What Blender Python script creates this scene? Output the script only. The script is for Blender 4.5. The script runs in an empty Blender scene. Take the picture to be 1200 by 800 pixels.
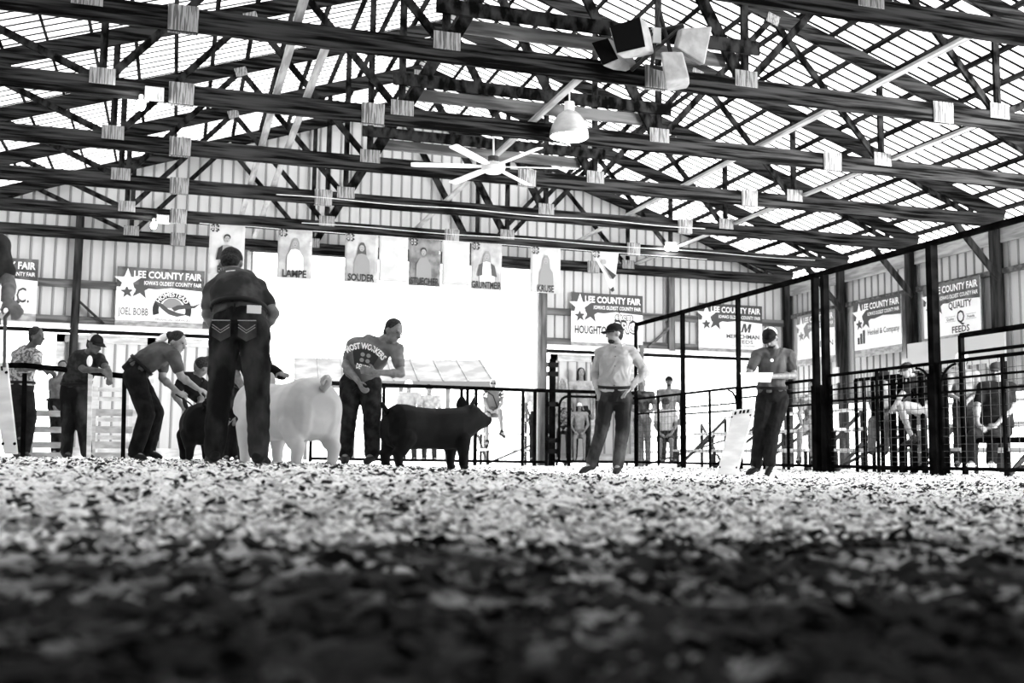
import bpy, bmesh, math, random
import numpy as np
from mathutils import Vector, Matrix, noise
random.seed(7); rng = np.random.default_rng(7)
SC = bpy.context.scene
COL = SC.collection
PI = math.pi

# ---------------------------------------------------------------- camera
F = 1270.2; PITCH = 0.1054; YAW = 0.3006; ROLL = 0.0111; CZ = 0.22
cp, sp, cy, sy = math.cos(PITCH), math.sin(PITCH), math.cos(YAW), math.sin(YAW)
FW = Vector((sy*cp, cy*cp, sp)); R0 = Vector((cy, -sy, 0)); U0 = R0.cross(FW)
R2 = R0*math.cos(ROLL) + U0*math.sin(ROLL); U2 = -R0*math.sin(ROLL) + U0*math.cos(ROLL)
cam = bpy.data.cameras.new('camera'); camo = bpy.data.objects.new('camera', cam); COL.objects.link(camo)
cam.sensor_width = 36; cam.lens = F/1200*36; cam.clip_start = 0.02; cam.clip_end = 500
camo.matrix_world = Matrix(((R2.x, U2.x, -FW.x, 0), (R2.y, U2.y, -FW.y, 0), (R2.z, U2.z, -FW.z, CZ), (0, 0, 0, 1)))
cam.dof.use_dof = True; cam.dof.focus_distance = 10.5; cam.dof.aperture_fstop = 2.8
SC.camera = camo
# ---------------------------------------------------------------- world, sun, exposure
w = bpy.data.worlds.new('world'); SC.world = w; w.use_nodes = True
bg = w.node_tree.nodes['Background']; bg.inputs[0].default_value = (1, 1, 1, 1); bg.inputs[1].default_value = 4.0
sun = bpy.data.lights.new('sun', 'SUN'); sun.energy = 8; sun.angle = math.radians(3)
suno = bpy.data.objects.new('sun', sun); COL.objects.link(suno)
suno.rotation_euler = Vector((-0.35, -0.75, -1.0)).to_track_quat('-Z', 'Y').to_euler()
SC.view_settings.view_transform = 'Standard'; SC.view_settings.look = 'None'
SC.view_settings.exposure = 0.35; SC.view_settings.gamma = 1.0; SC.view_settings.use_curve_mapping = False
# area lamp added at the unseen right side opening, aimed to brighten the trusses
def area(name, loc, target, sx, sy_, e):
    a = bpy.data.lights.new(name, 'AREA'); a.shape = 'RECTANGLE'; a.size = sx; a.size_y = sy_; a.energy = e
    o = bpy.data.objects.new(name, a); COL.objects.link(o); o.location = loc
    o.rotation_euler = (Vector(target)-Vector(loc)).to_track_quat('-Z', 'Y').to_euler(); return o
#area('daylight_through_far_door', (4.6, 23.2, 2.4), (4.6, 0, 0.3), 6.2, 3.6, 900)
area('added_side_lamp', (14.2, 8.0, 2.6), (7, 17, 5.2), 7.0, 3.0, 1450).data.spread = math.radians(110)

# ---------------------------------------------------------------- tagging helpers
def tag(o, label=None, cat=None, group=None, kind=None):
    if label: o['label'] = label
    if cat: o['category'] = cat
    if group: o['group'] = group
    if kind: o['kind'] = kind
    return o
def empty(name, loc=(0, 0, 0), rz=0, parent=None):
    o = bpy.data.objects.new(name, None); COL.objects.link(o); o.location = loc; o.rotation_euler = (0, 0, rz)
    o.empty_display_size = 0.1
    if parent: o.parent = parent
    return o
def link(name, me, mat=None, parent=None):
    """link a mesh given in world coordinates; keep it there when it is parented"""
    o = bpy.data.objects.new(name, me); COL.objects.link(o)
    if mat is not None and not me.materials: me.materials.append(mat)
    if parent is not None:
        o.parent = parent
        o.matrix_parent_inverse = parent_world(parent).inverted()
    return o
def parent_world(p):
    m = Matrix.LocRotScale(p.location, p.rotation_euler, p.scale)
    if p.parent is not None: m = parent_world(p.parent) @ p.matrix_parent_inverse @ m
    return m
def copy_tree(o, parent=None):
    c = o.copy(); COL.objects.link(c)
    if parent is not None:
        c.parent = parent; c.matrix_parent_inverse = o.matrix_parent_inverse.copy()
    for ch in o.children: copy_tree(ch, c)
    return c

# ---------------------------------------------------------------- mesh builder
class MB:
    def __init__(s): s.v = []; s.f = []; s.m = []
    def add(s, vs, fs, mi=0):
        n = len(s.v); s.v += [tuple(v) for v in vs]; s.f += [tuple(i+n for i in f) for f in fs]; s.m += [mi]*len(fs); return s
    def box(s, a, b, mi=0):
        x0, y0, z0 = a; x1, y1, z1 = b
        s.add([(x0,y0,z0),(x1,y0,z0),(x1,y1,z0),(x0,y1,z0),(x0,y0,z1),(x1,y0,z1),(x1,y1,z1),(x0,y1,z1)],
              [(0,3,2,1),(4,5,6,7),(0,1,5,4),(1,2,6,5),(2,3,7,6),(3,0,4,7)], mi); return s
    def bar(s, p, q, a, b, up=(0, 0, 1), mi=0):
        """rectangular member from p to q; a = thickness across (side), b = depth along up"""
        p = Vector(p); q = Vector(q); d = (q-p).normalized(); up = Vector(up)
        side = d.cross(up)
        if side.length < 1e-4: side = d.cross(Vector((0, 1, 0)))
        side.normalize(); u = side.cross(d)
        vs = []
        for c in (p, q):
            for i, j in ((-1,-1),(1,-1),(1,1),(-1,1)): vs.append(c+side*(a/2*i)+u*(b/2*j))
        s.add(vs, [(0,1,2,3),(7,6,5,4),(0,4,5,1),(1,5,6,2),(2,6,7,3),(3,7,4,0)], mi); return s
    def tube(s, pts, r, n=10, mi=0, caps=True):
        pts = [Vector(p) for p in pts]; rs = r if isinstance(r, (list, tuple)) else [r]*len(pts)
        up = None; rings = []
        for i, p in enumerate(pts):
            d = (pts[min(i+1, len(pts)-1)]-pts[max(i-1, 0)]).normalized()
            if up is None:
                up = Vector((0, 0, 1)) if abs(d.z) < .9 else Vector((1, 0, 0))
            x = d.cross(up).normalized(); up = x.cross(d).normalized()
            rings.append([p+(x*math.cos(t)+up*math.sin(t))*rs[i] for t in [2*PI*k/n for k in range(n)]])
        vs = [v for rg in rings for v in rg]; fs = []
        for i in range(len(rings)-1):
            for k in range(n): fs.append((i*n+k, i*n+(k+1)%n, (i+1)*n+(k+1)%n, (i+1)*n+k))
        if caps: fs += [tuple(range(n-1, -1, -1)), tuple((len(rings)-1)*n+k for k in range(n))]
        s.add(vs, fs, mi); return s
    def ell(s, c, ax, mi=0, nu=14, nv=10):
        """ellipsoid; ax = three vectors"""
        c = Vector(c); A, B, C_ = [Vector(a) for a in ax]; vs = [c+C_]
        for j in range(1, nv):
            ph = PI*j/nv
            for i in range(nu):
                th = 2*PI*i/nu; vs.append(c+(A*math.cos(th)+B*math.sin(th))*math.sin(ph)+C_*math.cos(ph))
        vs.append(c-C_); fs = []
        for i in range(nu): fs.append((0, 1+i, 1+(i+1)%nu))
        for j in range(nv-2):
            for i in range(nu):
                a = 1+j*nu+i; b = 1+j*nu+(i+1)%nu; fs.append((a, a+nu, b+nu, b))
        l = len(vs)-1
        for i in range(nu): fs.append((l, 1+(nv-2)*nu+(i+1)%nu, 1+(nv-2)*nu+i))
        s.add(vs, fs, mi); return s
    def mesh(s, name, smooth=False):
        me = bpy.data.meshes.new(name); me.from_pydata(s.v, [], s.f); me.update()
        if any(s.m): me.polygons.foreach_set('material_index', s.m)
        if smooth: me.polygons.foreach_set('use_smooth', [True]*len(me.polygons))
        return me
    def build(s, name, mat, parent=None, smooth=False, kind=None):
        me = s.mesh(name, smooth)
        mats = mat if isinstance(mat, (list, tuple)) else [mat]
        for m in mats: me.materials.append(m)
        o = link(name, me, None, parent)
        if kind: o['kind'] = kind
        return o

# ---------------------------------------------------------------- materials (grey photograph: every colour a grey)
MATS = {}
def mat(name, v, rough=0.7, v2=None, scale=(6, 6, 6), metal=0.0, bump=0.0, detail=4, spec=0.3, lo=0.4, hi=0.62, coords='Object'):
    if name in MATS: return MATS[name]
    m = bpy.data.materials.new(name); m.use_nodes = True; nt = m.node_tree; b = nt.nodes['Principled BSDF']
    b.inputs['Base Color'].default_value = (v, v, v, 1); b.inputs['Roughness'].default_value = rough
    b.inputs['Metallic'].default_value = metal; b.inputs['Specular IOR Level'].default_value = spec
    if v2 is not None:
        tc = nt.nodes.new('ShaderNodeTexCoord'); mp = nt.nodes.new('ShaderNodeMapping'); mp.inputs['Scale'].default_value = scale
        nz = nt.nodes.new('ShaderNodeTexNoise'); nz.inputs['Scale'].default_value = 1; nz.inputs['Detail'].default_value = detail
        cr = nt.nodes.new('ShaderNodeValToRGB'); cr.color_ramp.elements[0].position = lo; cr.color_ramp.elements[1].position = hi
        cr.color_ramp.elements[0].color = (v, v, v, 1); cr.color_ramp.elements[1].color = (v2, v2, v2, 1)
        nt.links.new(tc.outputs[coords], mp.inputs[0]); nt.links.new(mp.outputs[0], nz.inputs[0])
        nt.links.new(nz.outputs[0], cr.inputs[0]); nt.links.new(cr.outputs[0], b.inputs['Base Color'])
        if bump:
            bp = nt.nodes.new('ShaderNodeBump'); bp.inputs['Strength'].default_value = bump; bp.inputs['Distance'].default_value = .02
            nt.links.new(nz.outputs[0], bp.inputs['Height']); nt.links.new(bp.outputs[0], b.inputs['Normal'])
    MATS[name] = m; return m
def emis(name, s, v=1.0):
    m = bpy.data.materials.new(name); m.use_nodes = True; nt = m.node_tree; b = nt.nodes['Principled BSDF']
    b.inputs['Base Color'].default_value = (v, v, v, 1)
    b.inputs['Emission Color'].default_value = (1, 1, 1, 1); b.inputs['Emission Strength'].default_value = s; return m
def translucent(name, v, t):
    m = bpy.data.materials.new(name); m.use_nodes = True; nt = m.node_tree; nt.nodes.clear()
    out = nt.nodes.new('ShaderNodeOutputMaterial'); d = nt.nodes.new('ShaderNodeBsdfDiffuse'); tr = nt.nodes.new('ShaderNodeBsdfTranslucent')
    mx = nt.nodes.new('ShaderNodeMixShader'); mx.inputs[0].default_value = t
    tc = nt.nodes.new('ShaderNodeTexCoord'); nz = nt.nodes.new('ShaderNodeTexNoise'); nz.inputs['Scale'].default_value = .8
    cr = nt.nodes.new('ShaderNodeValToRGB'); cr.color_ramp.elements[0].position = .3; cr.color_ramp.elements[1].position = .55
    cr.color_ramp.elements[0].color = (v*.7, v*.7, v*.7, 1); cr.color_ramp.elements[1].color = (v, v, v, 1)
    nt.links.new(tc.outputs['Object'], nz.inputs[0]); nt.links.new(nz.outputs[0], cr.inputs[0])
    nt.links.new(cr.outputs[0], d.inputs[0]); nt.links.new(cr.outputs[0], tr.inputs[0])
    nt.links.new(d.outputs[0], mx.inputs[1]); nt.links.new(tr.outputs[0], mx.inputs[2]); nt.links.new(mx.outputs[0], out.inputs[0]); return m
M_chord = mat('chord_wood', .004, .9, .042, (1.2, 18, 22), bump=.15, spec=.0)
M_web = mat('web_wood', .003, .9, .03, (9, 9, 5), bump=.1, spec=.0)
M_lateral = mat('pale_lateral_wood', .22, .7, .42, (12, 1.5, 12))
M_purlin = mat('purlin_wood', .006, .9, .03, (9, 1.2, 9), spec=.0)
M_plate = mat('galvanized_plate', .10, .6, .34, (70, 70, 3), lo=.45, hi=.52)
M_roof = translucent('roof_metal_white', .88, .5)  # metal made translucent so sun and sky brighten the sheets from above
M_rib = mat('roof_rib_shade', .012, .9, spec=0)  # shade of the rib grooves painted dark, as translucent ribs stay bright
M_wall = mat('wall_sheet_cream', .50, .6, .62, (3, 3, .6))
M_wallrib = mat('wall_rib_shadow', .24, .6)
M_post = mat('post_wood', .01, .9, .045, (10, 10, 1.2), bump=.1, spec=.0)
M_jamb = mat('jamb_wood', .07, .85, .17, (10, 10, 1.2), spec=.0)
M_girt = mat('girt_wood', .05, .8, .16, (1.2, 10, 14))
M_white = mat('white_paint', .8, .5)
M_black = mat('black_steel', .004, .5, spec=.05)
M_dgrey = mat('dark_grey_steel', .03, .5, spec=.1)
M_pale = mat('pale_steel', .6, .4)
M_plank = mat('whitewashed_plank', .42, .7, .66, (3, 12, 12))

# ---------------------------------------------------------------- placing helpers
CAM = Vector((0, 0, CZ)); HF = Vector((sy, cy, 0))
def ray(px, py):
    return FW + R2*((px-600)/F) - U2*((py-400)/F)
def P(px, py, D):
    """world point seen at px,py whose horizontal distance ahead of the camera is D metres"""
    d = ray(px, py); return CAM + d*(D/d.dot(HF))
def onY(px, py, Y): d = ray(px, py); return CAM + d*(Y/d.y)
def onX(px, py, X): d = ray(px, py); return CAM + d*(X/d.x)
def ground(x, y):
    s = min(1, max(0, (4.6-x)/4.2)); s = s*s*(3-2*s)
    t = min(1, max(0, (y-1.2)/4.5)); t = t*t*(3-2*t)
    u = min(1, max(0, (20-y)/6))
    return 0.015 + .115*s*t*(.35+.65*u) + .02*(1-t)
# ================================================================ THE BUILDING
TY0 = 8.793; TS = 2.44; HB = 4.2912+CZ      # first truss, spacing, underside of the bottom chords
CX = 4.53; XL = -5.4; XR = 14.45; YW = TY0+6*TS; SL = 1/3
CH = .235                                    # chord depth
def ztop_low(X): return HB + .10 + (9.92-abs(X-CX))*SL - .02   # underside of the top chords
ROOFZ = lambda X: ztop_low(X) + .25 + .09   # roof sheet plane above purlins

# floor
def make_floor():
    ys = np.concatenate([np.geomspace(.25, 6, 200), np.geomspace(6.02, 27, 160)[1:], [40, 80]])
    n = len(ys); V = []; nx = 420
    for y in ys:
        hw = 2.2 + y*.72
        cxx = y*math.tan(YAW)
        for i in range(nx):
            x = cxx + hw*(2*i/(nx-1)-1)
            V.append((x, y))
    V = np.array(V); Z = np.empty(len(V))
    for i, (x, y) in enumerate(V):
        d = noise.fractal(Vector((x*11, y*11, 1)), 1.0, 2.0, 4)
        e = noise.noise(Vector((x*2.1, y*2.1, 5)))
        f = noise.noise(Vector((x*.7, y*.7, 9)))
        a = 1 if y < 16 else max(0.1, (27-y)/11)
        amp = .020 if y > 2 else .014
        inb = 1 if y < 24 else .1
        Z[i] = ground(x, y) + a*(amp*d + .012*e + .012*f)*inb - (0.0 if y < 24 else .05)
    fs = []
    for j in range(n-1):
        for i in range(nx-1): fs.append((j*nx+i, j*nx+i+1, (j+1)*nx+i+1, (j+1)*nx+i))
    me = bpy.data.meshes.new('floor'); me.from_pydata([(a[0], a[1], z) for a, z in zip(V, Z)], [], fs); me.update()
    me.polygons.foreach_set('use_smooth', [True]*len(me.polygons))
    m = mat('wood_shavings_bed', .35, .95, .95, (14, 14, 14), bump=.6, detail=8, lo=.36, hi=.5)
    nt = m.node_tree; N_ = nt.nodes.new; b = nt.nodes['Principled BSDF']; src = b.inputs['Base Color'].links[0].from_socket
    # unlit foreground painted in: bedding colour darkens raggedly towards the near end
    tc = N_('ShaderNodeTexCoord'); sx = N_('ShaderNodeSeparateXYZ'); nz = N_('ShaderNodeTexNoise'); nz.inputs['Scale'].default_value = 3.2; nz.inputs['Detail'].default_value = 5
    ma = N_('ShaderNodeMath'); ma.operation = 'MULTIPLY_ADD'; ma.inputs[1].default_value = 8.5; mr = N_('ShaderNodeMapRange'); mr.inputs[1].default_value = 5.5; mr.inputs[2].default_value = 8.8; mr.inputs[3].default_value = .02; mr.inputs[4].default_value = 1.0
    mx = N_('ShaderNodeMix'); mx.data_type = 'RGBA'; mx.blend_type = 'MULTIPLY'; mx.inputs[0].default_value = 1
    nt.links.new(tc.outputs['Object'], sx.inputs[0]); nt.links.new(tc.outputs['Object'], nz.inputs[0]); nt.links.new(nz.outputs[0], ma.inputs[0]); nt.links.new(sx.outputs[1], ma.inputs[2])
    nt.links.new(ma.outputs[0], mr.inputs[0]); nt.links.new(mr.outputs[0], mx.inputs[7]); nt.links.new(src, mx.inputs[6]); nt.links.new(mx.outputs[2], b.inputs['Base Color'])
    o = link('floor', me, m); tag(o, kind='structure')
    return o
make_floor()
gm = MB(); gm.box((-25, -14, -.2), (40, 26, -.12)); o = gm.build('floor', mat('packed_earth', .25, .9)); tag(o, kind='structure')
gm = MB(); gm.box((-60, 26, -.25), (90, 130, -.06)); o = gm.build('floor', mat('pale_gravel_lot', .6, .9, .7, (2, 2, 2))); tag(o, kind='structure')
# loose wood shavings lying on the bed: one heap nobody could count
def flakes(N, ymin, ymax, s0, s1, name, m, seed):
    r = np.random.default_rng(seed); V = []; Fc = []
    for k in range(N):
        y = ymin*(ymax/ymin)**r.random(); x = y*math.tan(YAW) + (r.random()*2-1)*(.3+y*.62)
        s = s0+(s1-s0)*r.random()**2; x = min(max(x, XL+.2), XR-.3); z = ground(x, y)+.006+.022*noise.noise(Vector((x*11, y*11, 1)))+.014*r.random()
        a = r.random()*6.28; t = (r.random()-.5)*1.6; u = (r.random()-.5)*1.2
        M = Matrix.Rotation(a, 3, 'Z') @ Matrix.Rotation(t, 3, 'X') @ Matrix.Rotation(u, 3, 'Y')
        c = Vector((x, y, z)); n = len(V); h = s*.30*(r.random()-.3)
        for q in ((-s, -s*.5, 0), (0, -s*.55, h), (s, -s*.4, 0), (s, s*.45, 0), (0, s*.5, h), (-s, s*.5, 0)): V.append(tuple(c+M@Vector(q)))
        Fc += [(n, n+1, n+4, n+5), (n+1, n+2, n+3, n+4)]
    me = bpy.data.meshes.new(name); me.from_pydata(V, [], Fc); me.update()
    if m: me.materials.append(m)
    o = link(name, me); return o
f1 = flakes(42000, 2.0, 20, .006, .017, 'wood_shavings', None, 3); f2 = flakes(12000, .35, 7, .008, .022, 'tmp', None, 4); f3 = flakes(9000, 6, 21, .010, .022, 'tmp', None, 5)
bmj = bmesh.new(); cnt = []
for q in (f1, f2, f3): bmj.from_mesh(q.data); cnt.append(len(bmj.faces))
bmj.faces.ensure_lookup_table()
for i_ in range(cnt[0], cnt[2]): bmj.faces[i_].material_index = 1
bmj.to_mesh(f1.data); bmj.free(); bpy.data.objects.remove(f2); bpy.data.objects.remove(f3)
f1.data.materials.append(mat('pale_shavings', .86, .9, .96, (20, 20, 20))); f1.data.materials.append(mat('dark_shavings', .03, .9, spec=0))
tag(f1, 'loose wood shavings and dark clods scattered over the show ring floor', 'wood shavings', kind='stuff')

# roof: sheets with ribs, purlins
ceil = MB().box((CX-.12, -8, ROOFZ(CX)+.02), (CX+.12, YW+.3, ROOFZ(CX)+.05)).build('ceiling', M_girt); tag(ceil, kind='structure')
cs = 1/math.sqrt(1+SL*SL)
def roof_sheet_mesh(side):
    b = MB(); W = .229; L = 10.95; prof = []
    for r_ in range(4):
        x = r_*W; prof += [(x, 0, 0), (x+W-.055, 0, 0), (x+W-.042, .03, 1), (x+W-.013, .03, 1)]
    prof.append((4*W, 0, 1))
    vs = []; fs = []; mi = []
    for x, h, k in prof:
        for t in (0, L):
            X = CX+side*t*cs; Z = ROOFZ(CX)-t*cs*SL
            vs.append((X, x, Z+h))
    for i in range(len(prof)-1):
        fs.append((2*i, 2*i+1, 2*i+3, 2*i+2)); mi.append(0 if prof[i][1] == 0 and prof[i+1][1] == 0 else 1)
    for f, k in zip(fs, mi): pass
    b.v = vs; b.f = fs; b.m = mi
    me = b.mesh('roof_sheet'); me.materials.append(M_roof); me.materials.append(M_rib); return me
for side in (-1, 1):
    me = roof_sheet_mesh(side); me_o = me.copy(); me_o.materials[0] = mat('roof_metal_light_block', .5, .6); y = -8.0  # opaque copy for unseen near sheets, blocks light to darken the foreground
    while y < YW+.1:
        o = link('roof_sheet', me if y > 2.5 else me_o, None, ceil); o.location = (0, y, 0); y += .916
    t = .12
    while t < 10.9:
        X = CX+side*t*cs; Z = ROOFZ(X)-.045
        b = MB(); nrm = (side*SL, 0, 1); b.bar((X, -8, Z), (X, YW+.1, Z), .04, .088, nrm); b.build('purlin', M_purlin, ceil); t += .61

# trusses
NODES = [CX+1.845*k for k in (-5, -3, -1, 1, 3, 5)]      # lower panel points
UPS = [CX+1.845*k for k in (-4, -2, 0, 2, 4)]
def zt(X): return ztop_low(X)
def truss_meshes():
    """one truss about Y=0; list of (name, mesh, material)"""
    out = []; T = .045
    def bar(name, p, q, depth, m, th=T, y=0.0):
        b = MB(); b.bar((p[0], y, p[1]), (q[0], y, q[1]), th, depth, (0, 0, 1) if abs(q[0]-p[0]) > .02 else (1, 0, 0)); me = b.mesh(name); me.materials.append(m); out.append((name, me))
    zc = HB+CH/2
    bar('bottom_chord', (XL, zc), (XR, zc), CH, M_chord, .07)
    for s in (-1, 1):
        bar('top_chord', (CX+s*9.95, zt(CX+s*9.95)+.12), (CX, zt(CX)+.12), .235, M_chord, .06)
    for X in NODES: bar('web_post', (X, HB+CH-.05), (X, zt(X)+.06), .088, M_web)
    for i, X in enumerate(NODES):
        for U in (X-1.845, X+1.845):
            if any(abs(U-u) < .01 for u in UPS):
                wide = .14 if abs(U-CX) < .1 else .088
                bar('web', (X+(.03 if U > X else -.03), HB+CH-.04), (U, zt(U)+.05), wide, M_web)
    def plate(x, z, wx, wz, rot=0):
        b = MB()
        for yy in (-.04, .04): b.box((-wx/2, yy-.004, -wz/2), (wx/2, yy+.004, wz/2))
        # pressed teeth rows
        n = int(wx/.026)
        for i in range(n):
            xx = -wx/2+.012+i*.026
            for yy in (-.046,): b.box((xx, yy-.003, -wz/2+.006), (xx+.011, yy, wz/2-.006))
        c, s_ = math.cos(rot), math.sin(rot)
        b.v = [(x+vx*c-vz*s_, vy, z+vx*s_+vz*c) for vx, vy, vz in b.v]
        me = b.mesh('gusset_plate'); me.materials.append(M_plate); out.append(('gusset_plate', me))
    for X in NODES[1:5]: plate(X, HB+CH+.0, .30, .20)
    for u in UPS[1:4]: plate(u, zt(u)+.03, .2 if abs(u-CX) > .1 else .34, .15, SL*(1 if u < CX else -1)*(0 if abs(u-CX) < .1 else 1))
    return out
TM = truss_meshes()
def splice(x, big=.3):
    b = MB(); z0 = HB+.0
    for yy in (-.045, .045): b.box((-big/2, yy-.004, 0), (big/2, yy+.004, .27))
    for i in range(11): b.box((-big/2+.012+i*.026, -.053, .008), (-big/2+.023+i*.026, -.05, .262))
    me = b.mesh('gusset_plate'); me.materials.append(M_plate); return me
SPM = splice(0)
TL = {-1: 'roof truss overhead nearest the camera, just above the frame', 0: 'nearest roof truss, crossing the top right corner above the speakers',
      1: 'second roof truss, dark chord passing just below the speaker cluster', 2: 'third roof truss, its chord just above the bell-shaped lamp',
      3: 'fourth roof truss, its chord behind the white ceiling fan', 4: 'fifth roof truss, its chord just above the row of banners',
      5: 'sixth roof truss, with the row of portrait banners hung along it', 6: 'farthest roof truss, set against the far wall above the doorway'}
trusses = {}
for k in list(range(0, 7)):
    y = TY0+TS*k - (.12 if k == 6 else 0)
    t = empty('roof_truss', (CX, y, HB)); tag(t, TL[k], 'roof truss', 'roof trusses'); trusses[k] = t
    for name, me in TM:
        o = link(name, me, None, t); o.location = (0, y, 0)
    sps = [-.083, 9.184] + ([5.2] if k in (1, 3, 5) else [2.3])
    for sx in sps:
        o = link('gusset_plate', SPM, None, t); o.location = (sx, y, HB-.015)
    # extra blocks at the collars
    if k in (1, 2, 3):
        for (x0, x1, z, yy, m) in ((2.55, 6.53, 4.98, -.075, M_web), (2.9, 6.15, 4.84, .075, M_girt)):
            b = MB(); b.box((x0, y+yy-.02, z+CZ-.16), (x1, y+yy+.02, z+CZ)); b.build('collar_board', m, t)
for k in (-1, -2):
    y = TY0+TS*k; t = empty('roof_truss', (CX, y, HB)); tag(t, TL[-1] if k == -1 else 'second truss overhead behind the one nearest the camera', 'roof truss', 'roof trusses')
    for name, me in TM:
        if name != 'gusset_plate': o = link(name, me, None, t); o.location = (0, y, 0)
# lateral boards running along the building on the chords
for i, (X, lab) in enumerate([(1.07, 'pale long brace board on the chords, leftmost of the five'), (1.45, 'pale long brace board on the chords, second from left'),
        (4.5, 'pale long brace board on the chords, in the middle above the fan'), (8.0, 'pale long brace board on the chords, second from right'), (10.25, 'pale long brace board on the chords, rightmost of the five')]):
    b = MB(); b.bar((X, {0: 8.9, 1: 11.3, 2: 11.4, 3: 8.9, 4: 11.3}[i], HB+CH+.02), (X, YW-.2, HB+CH+.02), .09, .038); o = b.build('brace_board', M_lateral); tag(o, lab, 'board', 'long brace boards under the roof')
# sloping braces near the right end, seen pale against the roof
for i, (p, q, lab) in enumerate([((1003, 108, 2), (1130, 47, 1), 'upper'), ((1050, 182, 3), (1147, 153, 2), 'lower'), ((927, 152, 3), (1000, 118, 2), 'middle')]): pass

# walls -------------------------------------------------------------
def wall_sheet_mesh(h, n=4):
    b = MB(); W = .229; prof = []
    for r_ in range(n):
        x = r_*W; prof += [(x, 0), (x+W-.05, 0), (x+W-.036, -.022), (x+W-.014, -.022)]
    prof.append((n*W, 0)); vs = []; fs = []; mi = []
    for x, d in prof: vs += [(x, d, 0), (x, d, 1)]
    for i in range(len(prof)-1):
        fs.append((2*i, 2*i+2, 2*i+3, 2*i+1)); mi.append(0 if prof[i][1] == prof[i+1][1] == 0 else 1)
    # depth edge behind
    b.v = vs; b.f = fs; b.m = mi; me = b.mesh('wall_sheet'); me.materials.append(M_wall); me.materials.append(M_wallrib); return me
WS = wall_sheet_mesh(1); WS1 = wall_sheet_mesh(1, 1)
DOORX0, DOORX1 = 1.39, 7.82; HEAD = 2.85
wf = MB().box((XL, YW+.06, HB+.05), (XR, YW+.10, HB+.14)).build('wall_far', M_girt); tag(wf, kind='structure')
def sheet(me, x, z0, z1, parent, rot=0, loc=None):
    o = link('wall_sheet', me, None, parent); o.location = loc or (x, YW+.05, z0); o.scale = (1, 1, z1-z0); o.rotation_euler = (0, 0, rot); return o
x = XL
while x < XR-.01:
    top = min(ROOFZ(x), ROOFZ(x+.229))-.03
    ops = [(HEAD, top)]
    if x+.229 > DOORX0+.1 and x < DOORX1-.1: ops = [(HB+.0, top)]
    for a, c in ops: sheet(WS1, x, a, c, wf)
    x += .229
# far wall, lower part: posts, girts, sliding doors, openings
def part(name, mb, m, parent, **k): return mb.build(name, m, parent, **k)
for X, w_, z0, z1 in [(-2.0, .15, 0, 5.2), (7.98, .16, 0, HB), (11.2, .15, HEAD-.1, HB), (14.35, .18, 0, HB), (1.27, .12, 0, HB), (-5.3, .16, 0, HB), (10.42, .10, 0, HEAD)]:
    part('post', MB().box((X-w_/2, YW-.14, z0), (X+w_/2, YW+.0, z1)), M_post if X < 1 or X > 14 else M_jamb, wf)
for x0, x1, z in [(XL, 1.25, 3.60), (8.05, XR, 3.55), (XL, 1.3, 2.86), (8.05, XR, 2.86)]:
    part('girt', MB().box((x0, YW-.06, z-.08), (x1, YW+.0, z+.08)), M_girt, wf)
for x0, x1 in [(XL, 1.3), (8.05, XR)]:
    part('door_track', MB().box((x0, YW-.13, HEAD-.16), (x1, YW-.03, HEAD-.07)), M_pale, wf)
    part('door_track', MB().box((x0, YW-.10, HEAD-.26), (x1, YW-.03, HEAD-.18)), M_black, wf)
part('girt', MB().box((DOORX0, YW-.06, HB-.02), (DOORX1, YW+.0, HB+.16)), M_girt, wf)
part('knee_brace', MB().bar((-1.95, YW-.09, 3.25), (-1.45, YW-.09, 2.8), .09, .05), M_post, wf)
part('knee_brace', MB().bar((11.15, YW-.09, 3.3), (10.6, YW-.09, 2.8), .09, .05), M_girt, wf)
part('jamb', MB().box((7.85, YW-.02, 0), (7.93, YW+.12, HB)), M_white, wf)
part('jamb', MB().box((1.34, YW-.02, 0), (1.42, YW+.12, HB)), M_white, wf)
def sliding_door(n, x0, x1):
    d = MB().box((x0, YW-.02, HEAD-.44), (x1, YW+.03, HEAD-.28)).build('door_%d' % n, M_plank); tag(d, kind='structure')
    for a, b_ in ((x0, x0+.16), (x1-.16, x1), ((x0+x1)/2-.08, (x0+x1)/2+.08)):
        part('stile', MB().box((a, YW-.02, .12), (b_, YW+.03, HEAD-.28)), M_plank, d)
    part('rail', MB().box((x0, YW-.015, .12), (x1, YW+.03, .3)), M_plank, d)
    x = x0
    while x < x1-.1:
        o = link('wall_sheet', WS1, None, d); o.location = (x, YW+.03, .12); o.scale = (1, 1, HEAD-.3-.12); x += .229
sliding_door(1, -2.33, 1.3); sliding_door(2, 8.2, 10.35)

# right wall ---------------------------------------------------------
wr = MB().box((XR+.02, 15.0, HB-.02), (XR+.08, YW, HB+.12)).build('wall_right', M_girt); tag(wr, kind='structure')
y = 11.2
while y < YW:
    o = link('wall_sheet', WS1, None, wr); o.location = (XR+.06, y, 1.55); o.scale = (1, 1, HB+.12-1.55); o.rotation_euler = (0, 0, PI/2); o.location.y = y
    # sheets face inward
    o.rotation_euler = (0, 0, -PI/2); o.location.y = y+.229; y += .229
for k in (1, 2, 3, 4, 5):
    Y = TY0+TS*k+.1
    part('post', MB().box((XR-.16, Y-.09, 0), (XR, Y+.09, HB)), M_post, wr)
part('header', MB().box((XR-.05, 11, HB-.28), (XR+.0, YW, HB+.0)), M_lateral, wr)
part('girt', MB().box((XR-.04, 11, 3.66), (XR+.04, YW, 3.76)), M_girt, wr)
part('girt', MB().box((XR-.04, 11, 1.48), (XR+.04, YW, 1.6)), M_girt, wr)
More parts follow.
